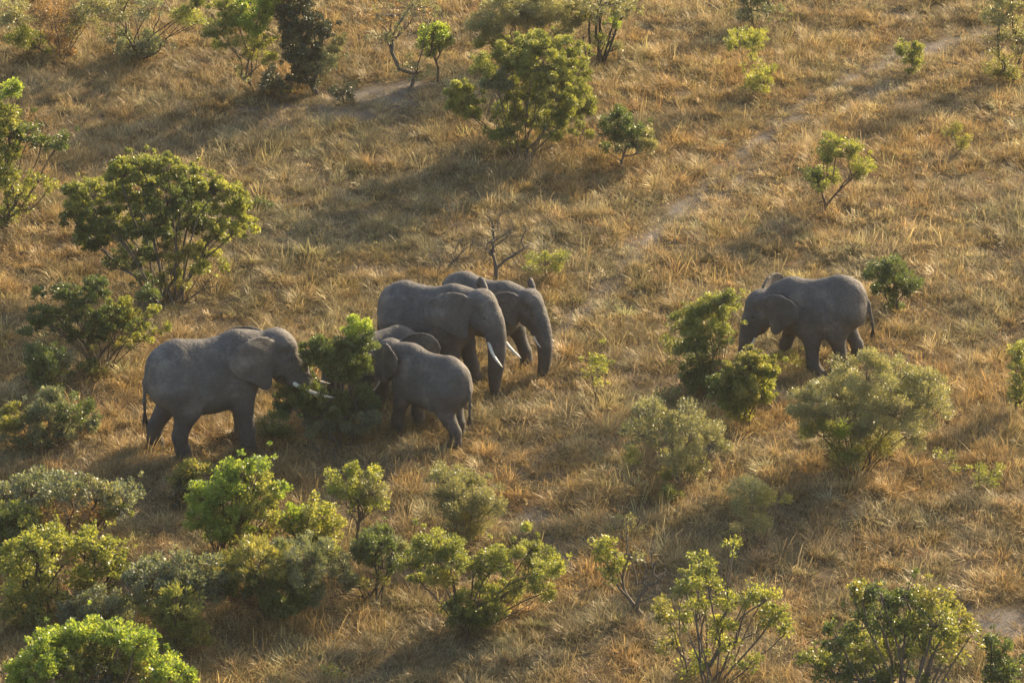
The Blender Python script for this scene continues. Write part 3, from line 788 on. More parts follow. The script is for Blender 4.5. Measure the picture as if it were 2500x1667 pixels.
def bark_material(name, c):
    m, nt, out = new_mat(name); L = nt.links
    tc = N(nt, "ShaderNodeTexCoord"); mp = N(nt, "ShaderNodeMapping"); mp.inputs["Scale"].default_value = (1, 1, 0.25); L.new(tc.outputs["Object"], mp.inputs[0])
    t = N(nt, "ShaderNodeTexNoise", i_Scale=22.0, i_Detail=6.0, i_Roughness=0.7); L.new(mp.outputs[0], t.inputs["Vector"])
    r = ramp(nt, [(0.3, tuple(x * 0.55 for x in c)), (0.55, c), (0.75, tuple(x * 1.5 for x in c))]); L.new(t.outputs["Fac"], r.inputs[0])
    b = N(nt, "ShaderNodeBump", i_Strength=0.9, i_Distance=0.02); L.new(t.outputs["Fac"], b.inputs["Height"])
    p = N(nt, "ShaderNodeBsdfPrincipled", i_Roughness=0.85); p.inputs["Specular IOR Level"].default_value = 0.2
    L.new(r.outputs[0], p.inputs["Base Color"]); L.new(b.outputs[0], p.inputs["Normal"]); L.new(p.outputs[0], out.inputs[0])
    return m
BARK = {'g': bark_material("bark_grey", (0.12, 0.10, 0.08)), 'b': bark_material("bark_brown", (0.11, 0.078, 0.052)), 'd': bark_material("bark_dark", (0.05, 0.042, 0.034))}
# leaf shapes: length, width, upward bias, clump spread
SHAPE = {'broad': (0.078, 0.042, 0.5), 'small': (0.058, 0.032, 0.5), 'fine': (0.055, 0.020, 0.7), 'long': (0.095, 0.024, 1.1)}

def plant(name, label, cat, base, lobes, leaf='mid', shape='broad', cov=2.3, bark='g', stems=4, thick=0.05, lean=0.2, group=None,
          back=0.35, clumpr=0.16, bare=(), seed=0, trunk_name='stems', spread=0.18, offset=0.0, rough=1.0, skirt=1.0, grow_=1.0):
    """lobes: (px, py, rx, ry[, leaf kind[, cover factor]]) in photo pixels, read off the picture; each becomes a
    rounded mass of leaf clumps in space, at its own depth round the plant's base"""
    rs = np.random.RandomState(abs(hash_str(label)) % 100000 + seed)
    if base[1] > 1667: offset = offset
    B = on_ground(*base)
    Bn = np.array(B)
    k = m_per_px(B.y)
    xs = [l[0] for l in lobes] + [base[0]]
    halfw = 0.5 * (max(l[0] + l[2] for l in lobes) - min(l[0] - l[2] for l in lobes)) * k if lobes else 0.5
    masses = []
    cxm = np.mean([l[0] for l in lobes]) if lobes else base[0]
    for i, l in enumerate(lobes):
        kind = l[4] if len(l) > 4 and l[4] else leaf; cf = l[5] if len(l) > 5 else 1.0
        # lobes near the middle of the crown spread more in depth, those at its edge stay near the base's plane
        e = min(1.0, abs(l[0] - cxm) * k / max(halfw, 0.1))
        dep = (rs.uniform(-1, 1)) * 0.38 * halfw * math.sqrt(max(0.0, 1 - e * e))
        P = np.array(at_depth(l[0], l[1], B.y + dep)); rx, ry = l[2] * k * 1.08 * grow_, l[3] * k / _c * 1.10 * grow_
        r3 = np.array([rx, 0.5 * (rx + ry), ry])
        P[2] = max(P[2], Bn[2] + 0.35 * ry)
        masses.append((P, r3, kind, cf))
        if back and len(lobes) > 2 and e < 0.9 and cf >= 0.6 and i % 2 == 0:
            P2 = P + np.array([rs.uniform(-.3, .3) * rx, halfw * back + 0.5 * rx, -0.15 * ry - 0.12 * halfw])
            P2[2] = max(P2[2], Bn[2] + 0.5 * ry)
            masses.append((P2, r3 * 0.85, kind, cf * 0.5))
    # thin lower foliage between crown and ground
    if skirt and len(lobes) > 1:
        low = sorted(lobes, key=lambda l: -l[1])[:max(3, len(lobes) // 2)]
        for l in low * (2 if skirt > 1 else 1):
            if rs.random_sample() < 0.8:
                f = rs.uniform(0.35, 0.75); kind = l[4] if len(l) > 4 and l[4] else leaf
                q = (l[0] + (base[0] - l[0]) * f + rs.uniform(-20, 20), l[1] + (base[1] - l[1]) * f * 0.85)
                P = np.array(at_depth(q[0], q[1], B.y + rs.uniform(-.2, .3) * halfw))
                r_ = min(l[2], 40) * k * rs.uniform(0.6, 0.95)
                P[2] = max(P[2], Bn[2] + 0.15)
                masses.append((P, np.array([r_, r_, r_ * 0.8]), kind if rs.random_sample() < 0.7 else 'olive', min(0.8, 0.33 * skirt)))
    # skeleton
    nodes = []; parent = []
    for s in range(stems):
        a = 2 * math.pi * (s + rs.random_sample()) / stems; rr = spread * rs.uniform(0.3, 1.0) * (1 if stems > 1 else 0.1)
        nodes.append(Bn + [rr * math.cos(a), rr * math.sin(a), -0.08]); parent.append(-1)
    roots = len(nodes)
    def grow(target, fork=0.62, steps=4, wob=0.10):
        t = np.array(target); tb = np.linalg.norm(t - Bn); best = None
        only_root = stems >= 5 and rs.random_sample() < 0.55
        for j in range(roots if only_root else len(nodes)):
            nb = np.linalg.norm(nodes[j] - Bn)
            if j >= roots and nb > fork * tb: continue
            dv = t - nodes[j]; dist = np.linalg.norm(dv)
            sc = dist + 0.62 * nb + (0.25 * abs(rs.normal()) if j < roots else 0.0) + max(0, nodes[j][2] - t[2]) * 1.5
            if best is None or sc < best[0]: best = (sc, j)
        j = best[1]; p0 = nodes[j]; L0 = np.linalg.norm(t - p0); prev = j
        n_ = max(2, min(steps, int(L0 / 0.22) + 1))
        bow = np.array([0, 0, 1.0]) * 0.02 * L0 + rs.normal(0, 0.045, 3) * L0
        hor = (t - p0) * [1, 1, 0]; bow = bow - hor * 0.05
        for q in range(1, n_ + 1):
            u = q / n_
            p = p0 + (t - p0) * u + bow * math.sin(math.pi * u) + rs.normal(0, wob * 0.28, 3) * L0 * 0.35 * (0 if q == n_ else 1)
            p[2] = max(p[2], Bn[2] + 0.02)
            nodes.append(p); parent.append(prev); prev = len(nodes) - 1
        return prev
    order = sorted(range(len(masses)), key=lambda i: np.linalg.norm(masses[i][0] - Bn))
    tips = {}
    LP, LD, LN, LS, LV = {}, {}, {}, {}, {}
    Lf, Wf, upb = SHAPE[shape]
    for i in order:
        P, r3, kind, cf = masses[i]
        tip = grow(P - np.array([0, 0, 0.25 * r3[2]]))
        area = math.pi * r3[0] * r3[2]
        ns = max(3, int(area / (math.pi * clumpr ** 2) * 2.6 * min(1.2, 0.35 + cf * min(cov, 2.2) / 2.6)))
        v = rs.normal(size=(ns, 3)); v /= np.linalg.norm(v, axis=1, keepdims=True)
        rr = rs.uniform(0.45, 1.02, ns) ** 0.7
        v[:, 2] = np.where(v[:, 2] < -0.5, v[:, 2] * 0.4, v[:, 2])
        C = P + v * r3 * rr[:, None] * (1 + rs.normal(0, 0.06 * rough, (ns, 1)))
        C[:, 2] = np.maximum(C[:, 2], Bn[2] + 0.10)
        cr = clumpr * rs.uniform(0.6, 1.25, ns)
        stray = rs.random_sample(ns) < 0.14
        C[stray] += v[stray] * (0.10 + 0.16 * rs.random_sample((int(stray.sum()), 1))) + [0, 0, 0.05]; cr[stray] *= 0.5
        for c in C[:: (1 if ns < 26 else 2)]:
            m_ = nodes[tip] * 0.5 + c * 0.5 + rs.normal(0, 0.03, 3)
            nodes.append(m_); parent.append(tip); nodes.append(c - (c - m_) * 0.15); parent.append(len(nodes) - 2)
        total = int(1.55 * cov * cf * area / (Lf * Wf * 0.5))
        w = cr ** 2; w /= w.sum()
        ci = rs.choice(ns, total, p=w)
        u = rs.normal(size=(total, 3)); u /= np.linalg.norm(u, axis=1, keepdims=True)
        pr = C[ci] + u * (cr[ci] * rs.random_sample(total) ** 0.45)[:, None] * [1, 1, 0.8]
        out = u * 0.55 + v[ci] * 0.45 + np.array([0, 0, 0.35 * upb]) + rs.normal(0, 0.45, (total, 3))
        out /= np.linalg.norm(out, axis=1, keepdims=True)
        nr = np.cross(out, rs.normal(size=(total, 3))); nr /= np.linalg.norm(nr, axis=1, keepdims=True) + 1e-9
        cl = rs.uniform(-0.22, 0.22, ns)[ci]
        val = np.clip(0.5 + cl + rs.normal(0, 0.16, total) + 0.10, 0, 1)
        pr[:, 2] = np.maximum(pr[:, 2], Bn[2] + 0.03)
        LP.setdefault(kind, []).append(pr); LD.setdefault(kind, []).append(out); LN.setdefault(kind, []).append(nr)
        LS.setdefault(kind, []).append(rs.uniform(0.65, 1.25, total)); LV.setdefault(kind, []).append(val)
    for t in bare:      # leafless limbs: photo points
        tt = np.array(at_depth(t[0], t[1], B.y + (t[2] if len(t) > 2 else 0.0)))
        j = grow(tt, 0.8, 5, 0.16)
        for q in range(5):
            a0 = nodes[j] - (nodes[j] - nodes[parent[j]]) * rs.uniform(0, 0.9)
            e1 = a0 + rs.normal(0, 0.10, 3) + np.array([0, 0, 0.07]); nodes.append(a0); parent.append(parent[j]); nodes.append(e1); parent.append(len(nodes) - 2)
            nodes.append(e1 + rs.normal(0, 0.08, 3) + [0, 0, 0.05]); parent.append(len(nodes) - 2)
    cnt = np.ones(len(nodes))
    for j in range(len(nodes) - 1, -1, -1):
        if parent[j] >= 0: cnt[parent[j]] += cnt[j] if True else 0
    mxc = max(cnt[:roots]) if roots else 1
    def rad_(j): return max(0.006, thick * (cnt[j] / mxc) ** 0.45)
    segs = [(nodes[parent[j]], nodes[j], min(rad_(parent[j]), rad_(j) * 1.5), rad_(j)) for j in range(len(nodes)) if parent[j] >= 0]
    root = empty(name, B)
    tag(root, label, cat, group)
    if segs:
        sv, sf = tubes(segs, 5)
        me = mesh_from(trunk_name, sv - Bn, sf)
        link(trunk_name, me, BARK[bark], root, smooth=True)
    if LP:
        kinds = sorted(LP); V = []; VA = []; mi = []
        for q, kd in enumerate(kinds):
            p = np.concatenate(LP[kd]); d = np.concatenate(LD[kd]); n = np.concatenate(LN[kd]); s = np.concatenate(LS[kd])[:, None]; va = np.concatenate(LV[kd])
            sd = np.cross(d, n)
            if shape != 'broad':
                tri = np.stack([p - d * s * Lf * 0.45 - sd * s * Wf * 0.55, p - d * s * Lf * 0.3 + sd * s * Wf * 0.6, p + d * s * Lf * 0.6], 1)
                V.append(tri.reshape(-1, 3)); VA.append(np.repeat(va, 3)); mi.append(np.full(len(p), q, np.int32)); continue
            quad = np.stack([p - d * s * Lf * 0.5, p + sd * s * Wf * 0.5 + n * s * Wf * 0.16, p + d * s * Lf * 0.5 - np.array([0, 0, 0.1]) * s * Lf, p - sd * s * Wf * 0.5 + n * s * Wf * 0.16], 1)
            V.append(quad.reshape(-1, 3)); VA.append(np.repeat(va, 4)); mi.append(np.full(len(p), q, np.int32))
        V = np.concatenate(V) - Bn; VA = np.concatenate(VA); mi = np.concatenate(mi)
        me = mesh_from("crown", V, np.arange(len(V)).reshape(-1, 4 if shape == 'broad' else 3))
        me.attributes.new("vary", 'FLOAT', 'POINT').data.foreach_set("value", VA.astype(np.float32))
        o = link("crown", me, LEAF[kinds[0]], root)
        for kd in kinds[1:]: me.materials.append(LEAF[kd])
        if len(kinds) > 1: me.polygons.foreach_set("material_index", mi)
        global LEAVES; LEAVES += len(mi)
    return root
LEAVES = 0
def hash_str(s):
    h = 5381
    for ch in s: h = (h * 33 + ord(ch)) & 0x7fffffff
    return h

G = "shrubs scattered over the slope"
# --- top edge, left to right
plant("thicket_bush", "sparse brownish bush in the top left corner of the slope", "bush", (143, 152), [(40, 40, 55, 35, 'dusty'), (130, 30, 60, 35, 'brown'), (205, 45, 45, 35, 'dusty'), (160, 85, 50, 30, 'brown', .7), (57, 92, 38, 32, 'mid', 1.2), (230, 10, 45, 25)],
      'dusty', 'small', 1.6, 'b', 9, 0.03, skirt=2, clumpr=0.22, group=G, bare=[(100, 90), (190, 80), (120, 20), (215, 60)])
plant("scrub_tree", "multi-stemmed grey scrub with dark trunks and low grey green leaves, at the top edge", "scrub", (328, 148), [(300, 25, 60, 30, 'dusty', .6), (365, 20, 45, 30, 'grey', .6), (325, 105, 60, 30, 'grey', .8), (390, 110, 35, 25, 'grey', .6), (440, 40, 28, 20, 'mid', 1.6), (470, 16, 24, 20, 'mid', 1.6), (480, 48, 18, 16, 'mid', 1.2), (280, 75, 35, 28, 'dusty', .5)],
      'grey', 'small', 1.6, 'd', 9, 0.04, skirt=2, clumpr=0.22, group=G, bare=[(270, 20), (320, -20), (335, 60), (400, 5), (375, 80)])
plant("green_tree", "slender green leaved tree with yellowish lower leaves beside the dark creeper covered tree", "tree", (632, 230), [(612, 28, 48, 38, 'bright'), (650, 15, 34, 30, 'bright'), (575, 45, 38, 28, 'mid'), (536, 72, 42, 25, 'mid'), (625, 66, 36, 26, 'bright'), (540, 20, 32, 24, 'yellow', .8), (630, 100, 26, 24, 'yellow'), (652, 140, 20, 18, 'yellow'), (610, 130, 22, 22, 'olive', .7), (590, 180, 30, 22, 'dusty', .5), (560, 105, 35, 20, 'mid', .6), (648, -15, 40, 25, 'bright')],
      'mid', 'small', 2.2, 'b', 3, 0.05, group=None, bare=[(600, 160)], skirt=0)
plant("creeper_tree", "tall dark tree smothered in nearly black creeper, at the top edge", "tree", (765, 238), [(708, 12, 56, 42), (716, 48, 52, 36), (700, -20, 50, 30), (738, 88, 48, 34), (712, 128, 28, 36), (745, 130, 36, 30), (790, 78, 24, 22), (768, 60, 24, 24), (780, 150, 50, 40, 'grey', .7), (825, 110, 35, 26, 'dusty', .5), (752, 180, 36, 36, 'dark', .9), (735, 160, 26, 30)],
      'dark', 'small', 3.0, 'd', 3, 0.09, trunk_name='trunk', skirt=0)
plant("low_bush", "low dark brownish bush left of the creeper covered tree's foot", "bush", (672, 232), [(668, 195, 34, 34), (690, 210, 24, 24)], 'dark', 'small', 1.8, 'b', 4, 0.03, group=G)
plant("low_bush", "small dark olive bush right of the creeper covered tree's foot", "bush", (834, 252), [(834, 222, 28, 30)], 'dark', 'small', 1.6, 'b', 4, 0.025, group=G)
plant("scrub_tree", "leafless looking brown tree with two grey stems, left of the small bright green crown", "tree", (1003, 216), [(960, 30, 90, 36, 'brown', .35), (1000, 10, 80, 30, 'dusty', .4), (940, 80, 50, 25, 'dusty', .35), (1015, 170, 50, 35, 'dusty', .4)],
      'dusty', 'small', 1.3, 'g', 4, 0.06, bare=[(960, 95), (1020, 30), (930, 60), (990, 60), (1045, 50)], group=G, skirt=0)
plant("small_tree", "small tree with a compact bright green crown near the top edge", "tree", (1074, 200), [(1057, 77, 36, 24, 'bright'), (1082, 100, 28, 26, 'yellow'), (1045, 98, 24, 22, 'bright'), (1057, 124, 22, 18, 'mid')], 'bright', 'broad', 2.6, 'b', 2, 0.035, back=0.2, skirt=0)
plant("feathery_bush", "wide feathery grey green bush at the top edge behind the big round bush", "bush", (1275, 175), [(1252, 40, 80, 40), (1190, 62, 42, 32), (1330, 40, 60, 36), (1400, 45, 40, 28), (1290, 10, 90, 30), (1200, 100, 34, 24, 'mid', .8), (1380, 75, 34, 20, None, .7)], 'dusty', 'fine', 2.6, 'b', 10, 0.04, skirt=2, clumpr=0.22, group=G)
plant("round_bush", "big round bush of glinting mid green leaves in the middle of the upper slope", "bush", (1272, 385),
      [(1309, 112, 60, 30), (1386, 126, 46, 32), (1252, 145, 50, 35), (1184, 165, 34, 22), (1328, 165, 65, 45), (1405, 185, 40, 42), (1213, 199, 38, 30, 'grey'), (1290, 214, 60, 45), (1367, 232, 60, 45), (1424, 255, 30, 38), (1252, 270, 45, 34), (1309, 289, 50, 28), (1386, 285, 40, 25), (1130, 249, 46, 38, 'mid', .9), (1112, 222, 26, 20), (1156, 283, 30, 20), (1228, 320, 30, 18), (1424, 322, 36, 18, None, .4), (1345, 320, 40, 18, None, .5)],
      'mid', 'small', 4.0, 'g', 14, 0.04, bare=[(1175, 315), (1420, 358), (1350, 362)], spread=0.4)
plant("dark_trunk_tree", "tree with dark upright trunks and tufts of green leaves, right behind the big round bush", "tree", (1456, 160), [(1462, 8, 85, 30, 'dusty', .7), (1530, 20, 45, 28, 'dusty', .5), (1497, 57, 16, 15, 'bright', 1.3), (1462, 102, 24, 16, 'mid'), (1495, 118, 22, 22, 'dusty', .6), (1440, 30, 40, 30, 'olive', .5)], 'olive', 'small', 1.6, 'd', 5, 0.07, bare=[(1470, 30), (1425, 90), (1500, 90)], spread=0.3)
plant("stem_clump", "clump of upright grey green stems reaching past the top edge of the slope", "bush", (1853, 72), [(1832, 15, 28, 32, 'grey', .8), (1878, 8, 32, 32, 'grey', .8), (1855, -25, 50, 30, 'mid'), (1895, 50, 18, 18, 'dusty', .8), (1820, 40, 16, 20)], 'grey', 'fine', 1.4, 'd', 9, 0.03, spread=0.35, group=G, bare=[(1840, -20), (1870, -20), (1815, 10)])
plant("willowy_shrub", "pale yellow green wispy shrub in the orange grass near the top", "shrub", (1852, 235), [(1822, 100, 42, 32), (1800, 112, 26, 20), (1850, 90, 24, 20), (1832, 150, 24, 26, None, .35), (1866, 196, 36, 34, None, .8), (1885, 172, 18, 22, None, .7), (1830, 200, 20, 26, None, .5)], 'yellow', 'long', 1.3, 'b', 4, 0.02, group=G, back=0.2)
plant("low_shrub", "small flat topped green shrub beside the faint track at upper right", "shrub", (2228, 190), [(2212, 125, 24, 18), (2240, 126, 22, 18), (2228, 142, 26, 20)], 'mid', 'small', 2.2, 'b', 4, 0.02, group=G)
plant("corner_bush", "tall thin leaved bush on dark stems in the top right corner", "bush", (2462, 205), [(2443, 40, 42, 40), (2480, 75, 34, 38), (2430, 85, 28, 22, None, .5), (2470, 10, 45, 30), (2450, 168, 38, 38, 'olive', .8), (2495, 120, 28, 35)], 'dusty', 'small', 1.5, 'd', 4, 0.045, group=G, bare=[(2450, 110)])
plant("grassy_shrub", "tiny olive shrub sunk in dry grass at the right, below the track", "shrub", (2338, 380), [(2330, 328, 22, 24), (2350, 345, 18, 20)], 'olive', 'fine', 1.3, 'b', 5, 0.015, group=G)
plant("flat_topped_tree", "little flat crowned tree with a bare forked trunk standing in the grass at right", "tree", (2022, 518), [(2028, 343, 26, 16), (2042, 370, 44, 20), (2086, 358, 20, 17, 'yellow'), (2010, 390, 26, 16), (2108, 402, 26, 22, 'yellow'), (2092, 425, 16, 14), (1982, 430, 24, 20, 'deep'), (2020, 430, 28, 26), (2000, 455, 24, 18, None, .7)], 'mid', 'small', 2.2, 'b', 2, 0.045, bare=[(2075, 435)], back=0.2, trunk_name='trunk', skirt=0)
plant("small_bush", "small dark green bush with white glinting leaves right of the big round bush", "bush", (1527, 408), [(1506, 300, 34, 28), (1545, 315, 30, 24), (1574, 340, 32, 30, 'dusty'), (1495, 332, 26, 22), (1535, 345, 28, 22, 'grey'), (1588, 365, 22, 16, 'dusty', .5), (1475, 362, 16, 10, None, .6)], 'deep', 'small', 3.0, 'g', 3, 0.035, group=G)
# --- left
plant("edge_tree", "leafy green tree cut off by the left edge of the picture", "tree", (18, 560), [(24, 218, 28, 26, 'bright'), (10, 290, 32, 42), (62, 325, 34, 28, 'deep'), (100, 352, 28, 22, 'deep'), (146, 345, 26, 22, 'deep'), (15, 350, 36, 36), (12, 415, 34, 58), (90, 440, 30, 22, 'yellow', .6), (45, 470, 28, 26, None, .7), (18, 508, 30, 40), (-35, 300, 50, 70), (-35, 440, 50, 70), (118, 455, 18, 16, 'yellow', .5)], 'mid', 'broad', 2.4, 'b', 3, 0.08, bare=[(75, 478), (60, 520)], group=None)
plant("umbrella_bush", "large umbrella shaped bush with a dense sunlit crown on many grey stems", "bush", (412, 735),
      [(207, 478, 46, 42, 'mid'), (190, 535, 38, 44, 'deep'), (225, 588, 44, 30, 'deep'), (300, 425, 44, 30), (345, 408, 40, 26), (410, 412, 48, 30), (328, 478, 58, 46, 'mid'), (408, 480, 58, 46, 'deep'), (470, 445, 48, 32), (520, 465, 46, 38), (565, 495, 42, 40), (580, 548, 38, 44, 'yellow'), (368, 545, 58, 42, 'deep'), (461, 530, 58, 44, 'deep'), (285, 560, 50, 40, 'mid'), (256, 545, 30, 40, 'deep'), (530, 570, 36, 30, 'mid', .8), (335, 620, 46, 30, 'deep', .5), (435, 612, 46, 30, 'olive', .5), (505, 612, 28, 26, 'yellow', .6), (285, 650, 32, 26, 'deep', .35), (490, 662, 26, 22, 'yellow', .4), (540, 645, 22, 16, 'yellow', .25)],
      'mid', 'broad', 5.0, 'g', 16, 0.055, spread=0.55, clumpr=0.15, bare=[(520, 700), (300, 690), (345, 640), (455, 600), (400, 600)])
plant("lobed_bush", "spreading bush with many separate rounded leaf pads and brown stems, left of the leftmost elephant", "bush", (256, 908),
      [(160, 713, 34, 22), (200, 735, 28, 20), (236, 708, 40, 26), (98, 712, 22, 14), (105, 775, 34, 28), (178, 761, 38, 32), (65, 808, 19, 16), (85, 800, 18, 12), (262, 788, 44, 38), (285, 765, 46, 30, 'yellow'), (318, 766, 26, 22, 'olive'), (240, 812, 32, 26), (189, 815, 26, 20, 'deep'), (338, 795, 22, 24, 'yellow', .8), (363, 722, 25, 20), (374, 752, 16, 20, 'yellow'), (341, 828, 30, 16, 'yellow', .6), (398, 800, 20, 11, 'yellow', .5), (375, 812, 22, 12, 'olive', .4), (145, 800, 20, 14, 'deep')],
      'deep', 'small', 3.4, 'b', 6, 0.05, clumpr=0.12, bare=[(120, 815), (200, 850), (330, 850)], back=0.3)
plant("round_shrub", "dark round shrub in front of the spreading padded bush at left", "shrub", (102, 965), [(95, 870, 34, 36), (130, 885, 34, 40), (105, 910, 40, 34), (160, 880, 22, 28, 'grey', .8)], 'deep', 'small', 2.2, 'd', 5, 0.03, group=G)
plant("low_scrub", "dark low scrub under the spreading padded bush", "scrub", (215, 930), [(205, 900, 36, 20), (255, 920, 30, 16, 'olive', .6)], 'deep', 'small', 1.2, 'd', 5, 0.015, group=G)
plant("silvery_bush", "silvery green bush with bare lower stems at the left, below the dark round shrub", "bush", (125, 1095), [(116, 990, 55, 34), (45, 1022, 44, 32, 'olive'), (15, 1045, 30, 25, 'olive', .8), (182, 1010, 48, 38, 'deep', .7), (215, 1030, 28, 24), (95, 1045, 56, 24), (160, 1050, 40, 24, None, .8), (30, 1075, 30, 16, None, .5), (120, 968, 26, 16)], 'grey', 'small', 3.0, 'b', 6, 0.035, group=G, bare=[(180, 1085), (80, 1080)])
# --- bush among the elephants
plant("browse_bush", "dark green bush the elephants are browsing, in the middle of the herd", "bush", (830, 1078),
      [(874, 800, 30, 24, 'bright'), (880, 830, 40, 34), (850, 860, 44, 36), (893, 835, 22, 22), (785, 862, 40, 32), (752, 852, 26, 20), (740, 890, 26, 26, 'mid'), (820, 900, 40, 34), (722, 945, 32, 26), (715, 985, 42, 42), (785, 985, 54, 38), (862, 985, 54, 42), (882, 890, 28, 28), (860, 910, 40, 30, None, .6), (800, 1030, 60, 28, 'grey', .6), (890, 1030, 40, 26, 'grey', .6), (760, 940, 36, 24, None, .6), (900, 975, 20, 30, None, .7)],
      'deep', 'small', 3.8, 'g', 9, 0.05, spread=0.4, back=0.15, bare=[(810, 900), (850, 930)])
plant("low_shrub", "small dark green shrub low in the grass by the leftmost elephant's forefeet", "shrub", (672, 1078), [(668, 1042, 34, 28), (700, 1055, 20, 16)], 'deep', 'small', 1.9, 'b', 4, 0.015, group=G)
# --- behind the herd
plant("dead_tree", "small leafless dead tree with an upright trunk behind the herd", "dead tree", (1211, 690), [], bark='g', stems=1, thick=0.06, trunk_name='trunk', back=0,
      bare=[(1204, 622), (1200, 585), (1207, 548, .1), (1196, 530), (1255, 566, -.1), (1240, 575), (1272, 612), (1290, 603), (1258, 620), (1180, 600, .3), (1285, 560), (1220, 520, .2)])
plant("dead_branches", "low tangle of grey leafless branches behind the elephants, left of the dead trunk", "dead branches", (1113, 672), [], bark='g', stems=2, thick=0.038, trunk_name='branches', back=0,
      bare=[(1060, 650), (1021, 646), (1068, 608), (1110, 630), (1134, 586), (1160, 592, .2), (1155, 627), (1140, 650), (1085, 678), (1062, 668), (1050, 625, .2), (1130, 610)])
plant("low_shrub", "low ragged green shrub in the grass right of the dead tree", "shrub", (1325, 690), [(1332, 642, 44, 20), (1370, 632, 26, 16), (1295, 655, 24, 14), (1340, 662, 30, 12)], 'mid', 'fine', 1.0, 'b', 6, 0.015, group=G)
plant("sapling", "thin pale sapling standing alone in the grass right of the hanging trunks", "sapling", (1454, 1008), [(1455, 868, 26, 22), (1475, 890, 22, 18), (1448, 905, 22, 18), (1462, 930, 20, 16, None, .6), (1438, 880, 14, 12)], 'yellow', 'small', 0.9, 'b', 1, 0.014, back=0, skirt=0)
# --- right
plant("leafy_bush", "tall leafy green bush in front of the walking elephant's trunk", "bush", (1738, 965), [(1758, 735, 38, 26), (1702, 757, 38, 28), (1790, 746, 22, 22, None, .6), (1664, 795, 36, 30), (1727, 790, 48, 38), (1774, 798, 28, 30, None, .8), (1689, 840, 40, 34, 'deep'), (1760, 828, 34, 26, 'deep', .6), (1631, 848, 20, 22, None, .5), (1715, 878, 38, 30, 'deep'), (1689, 916, 36, 34, 'deep'), (1650, 872, 20, 20, None, .4)],
      'mid', 'small', 2.6, 'b', 9, 0.03, skirt=1.6, bare=[(1745, 880), (1770, 880), (1660, 900)], back=0.15)
plant("sunlit_bush", "compact round bush with pale sunlit leaves just below the walking elephant's head", "bush", (1824, 1052), [(1842, 890, 46, 22), (1815, 913, 50, 36), (1855, 926, 34, 40, 'yellow'), (1888, 905, 18, 26, 'yellow'), (1766, 942, 40, 36, 'deep'), (1817, 960, 56, 38), (1790, 985, 36, 24, 'mid'), (1850, 970, 30, 26, 'yellow')],
      'olive', 'small', 4.0, 'b', 6, 0.03, clumpr=0.13)
plant("hidden_bush", "dark green bush with white glints just behind the walking elephant's tail", "bush", (2184, 762), [(2149, 668, 32, 32), (2184, 658, 34, 26), (2228, 692, 28, 24), (2190, 695, 40, 30), (2160, 705, 30, 22, None, .7)], 'deep', 'small', 2.4, 'd', 5, 0.03, group=G)
plant("weedy_shrub", "wispy green weeds at the walking elephant's forefeet", "weeds", (1915, 905), [(1919, 868, 28, 26), (1940, 885, 18, 16), (1895, 880, 16, 14)], 'olive', 'fine', 0.8, 'b', 6, 0.008, group=G, back=0)
plant("fluffy_bush", "large airy yellow grey bush below the walking elephant", "bush", (2095, 1165), [(2031, 959, 58, 42), (2116, 920, 62, 36), (2201, 929, 58, 38), (1968, 993, 42, 34), (2074, 1015, 72, 46, 'grey'), (2180, 1001, 68, 44), (2265, 959, 48, 38), (2010, 1056, 52, 32, 'mid', .7), (2116, 1072, 60, 34, None, .8), (2223, 1046, 50, 32, None, .8), (2062, 888, 26, 18, None, .7), (2290, 1000, 35, 26, None, .5), (2060, 1035, 30, 22, 'bright', .5)],
      'dusty', 'fine', 2.1, 'b', 12, 0.025, grow_=1.2, skirt=2, clumpr=0.22, bare=[(2010, 1110), (2180, 1110)], back=0.3)
plant("twiggy_bush", "sparse grey twiggy bush on the right half, left of the large airy bush", "bush", (1672, 1192), [(1598, 1010, 38, 24), (1687, 1014, 44, 22), (1564, 1056, 44, 28), (1640, 1078, 58, 42), (1738, 1075, 44, 34), (1534, 1103, 32, 28, 'mid', .5), (1670, 1129, 50, 28), (1610, 1040, 40, 26, None, .7), (1700, 1045, 40, 26, None, .7)], 'dusty', 'fine', 1.3, 'g', 12, 0.02, grow_=1.12, skirt=2.4, clumpr=0.22, bare=[(1600, 1130), (1720, 1120), (1560, 1060), (1640, 1040), (1700, 1060), (1770, 1090)], group=G)
plant("low_shrub", "small glossy green shrub at the foot of the sparse twiggy bush", "shrub", (1645, 1228), [(1640, 1198, 20, 18), (1655, 1212, 14, 12)], 'mid', 'small', 1.8, 'b', 3, 0.012, group=G, back=0)
plant("thin_shrub", "thin grey green shrub low in the grass under the twiggy bush", "shrub", (1838, 1322), [(1832, 1205, 62, 38), (1887, 1234, 46, 30, 'olive'), (1790, 1240, 40, 28), (1845, 1262, 44, 26)], 'dusty', 'fine', 1.0, 'b', 9, 0.012, skirt=2, clumpr=0.22, group=G)
plant("weedy_shrub", "low green weeds in tall grass near the right edge", "weeds", (2392, 1205), [(2388, 1166, 36, 22), (2430, 1150, 22, 18), (2310, 1112, 26, 20, None, .6), (2345, 1140, 24, 16, None, .6)], 'mid', 'fine', 0.9, 'b', 8, 0.01, group=G, back=0)
plant("edge_bush", "bright green bush cut off by the right edge of the picture", "bush", (2498, 1015), [(2488, 855, 20, 26, 'yellow'), (2490, 905, 22, 30), (2490, 950, 20, 34), (2520, 900, 28, 60)], 'mid', 'broad', 2.0, 'b', 3, 0.03, group=G)
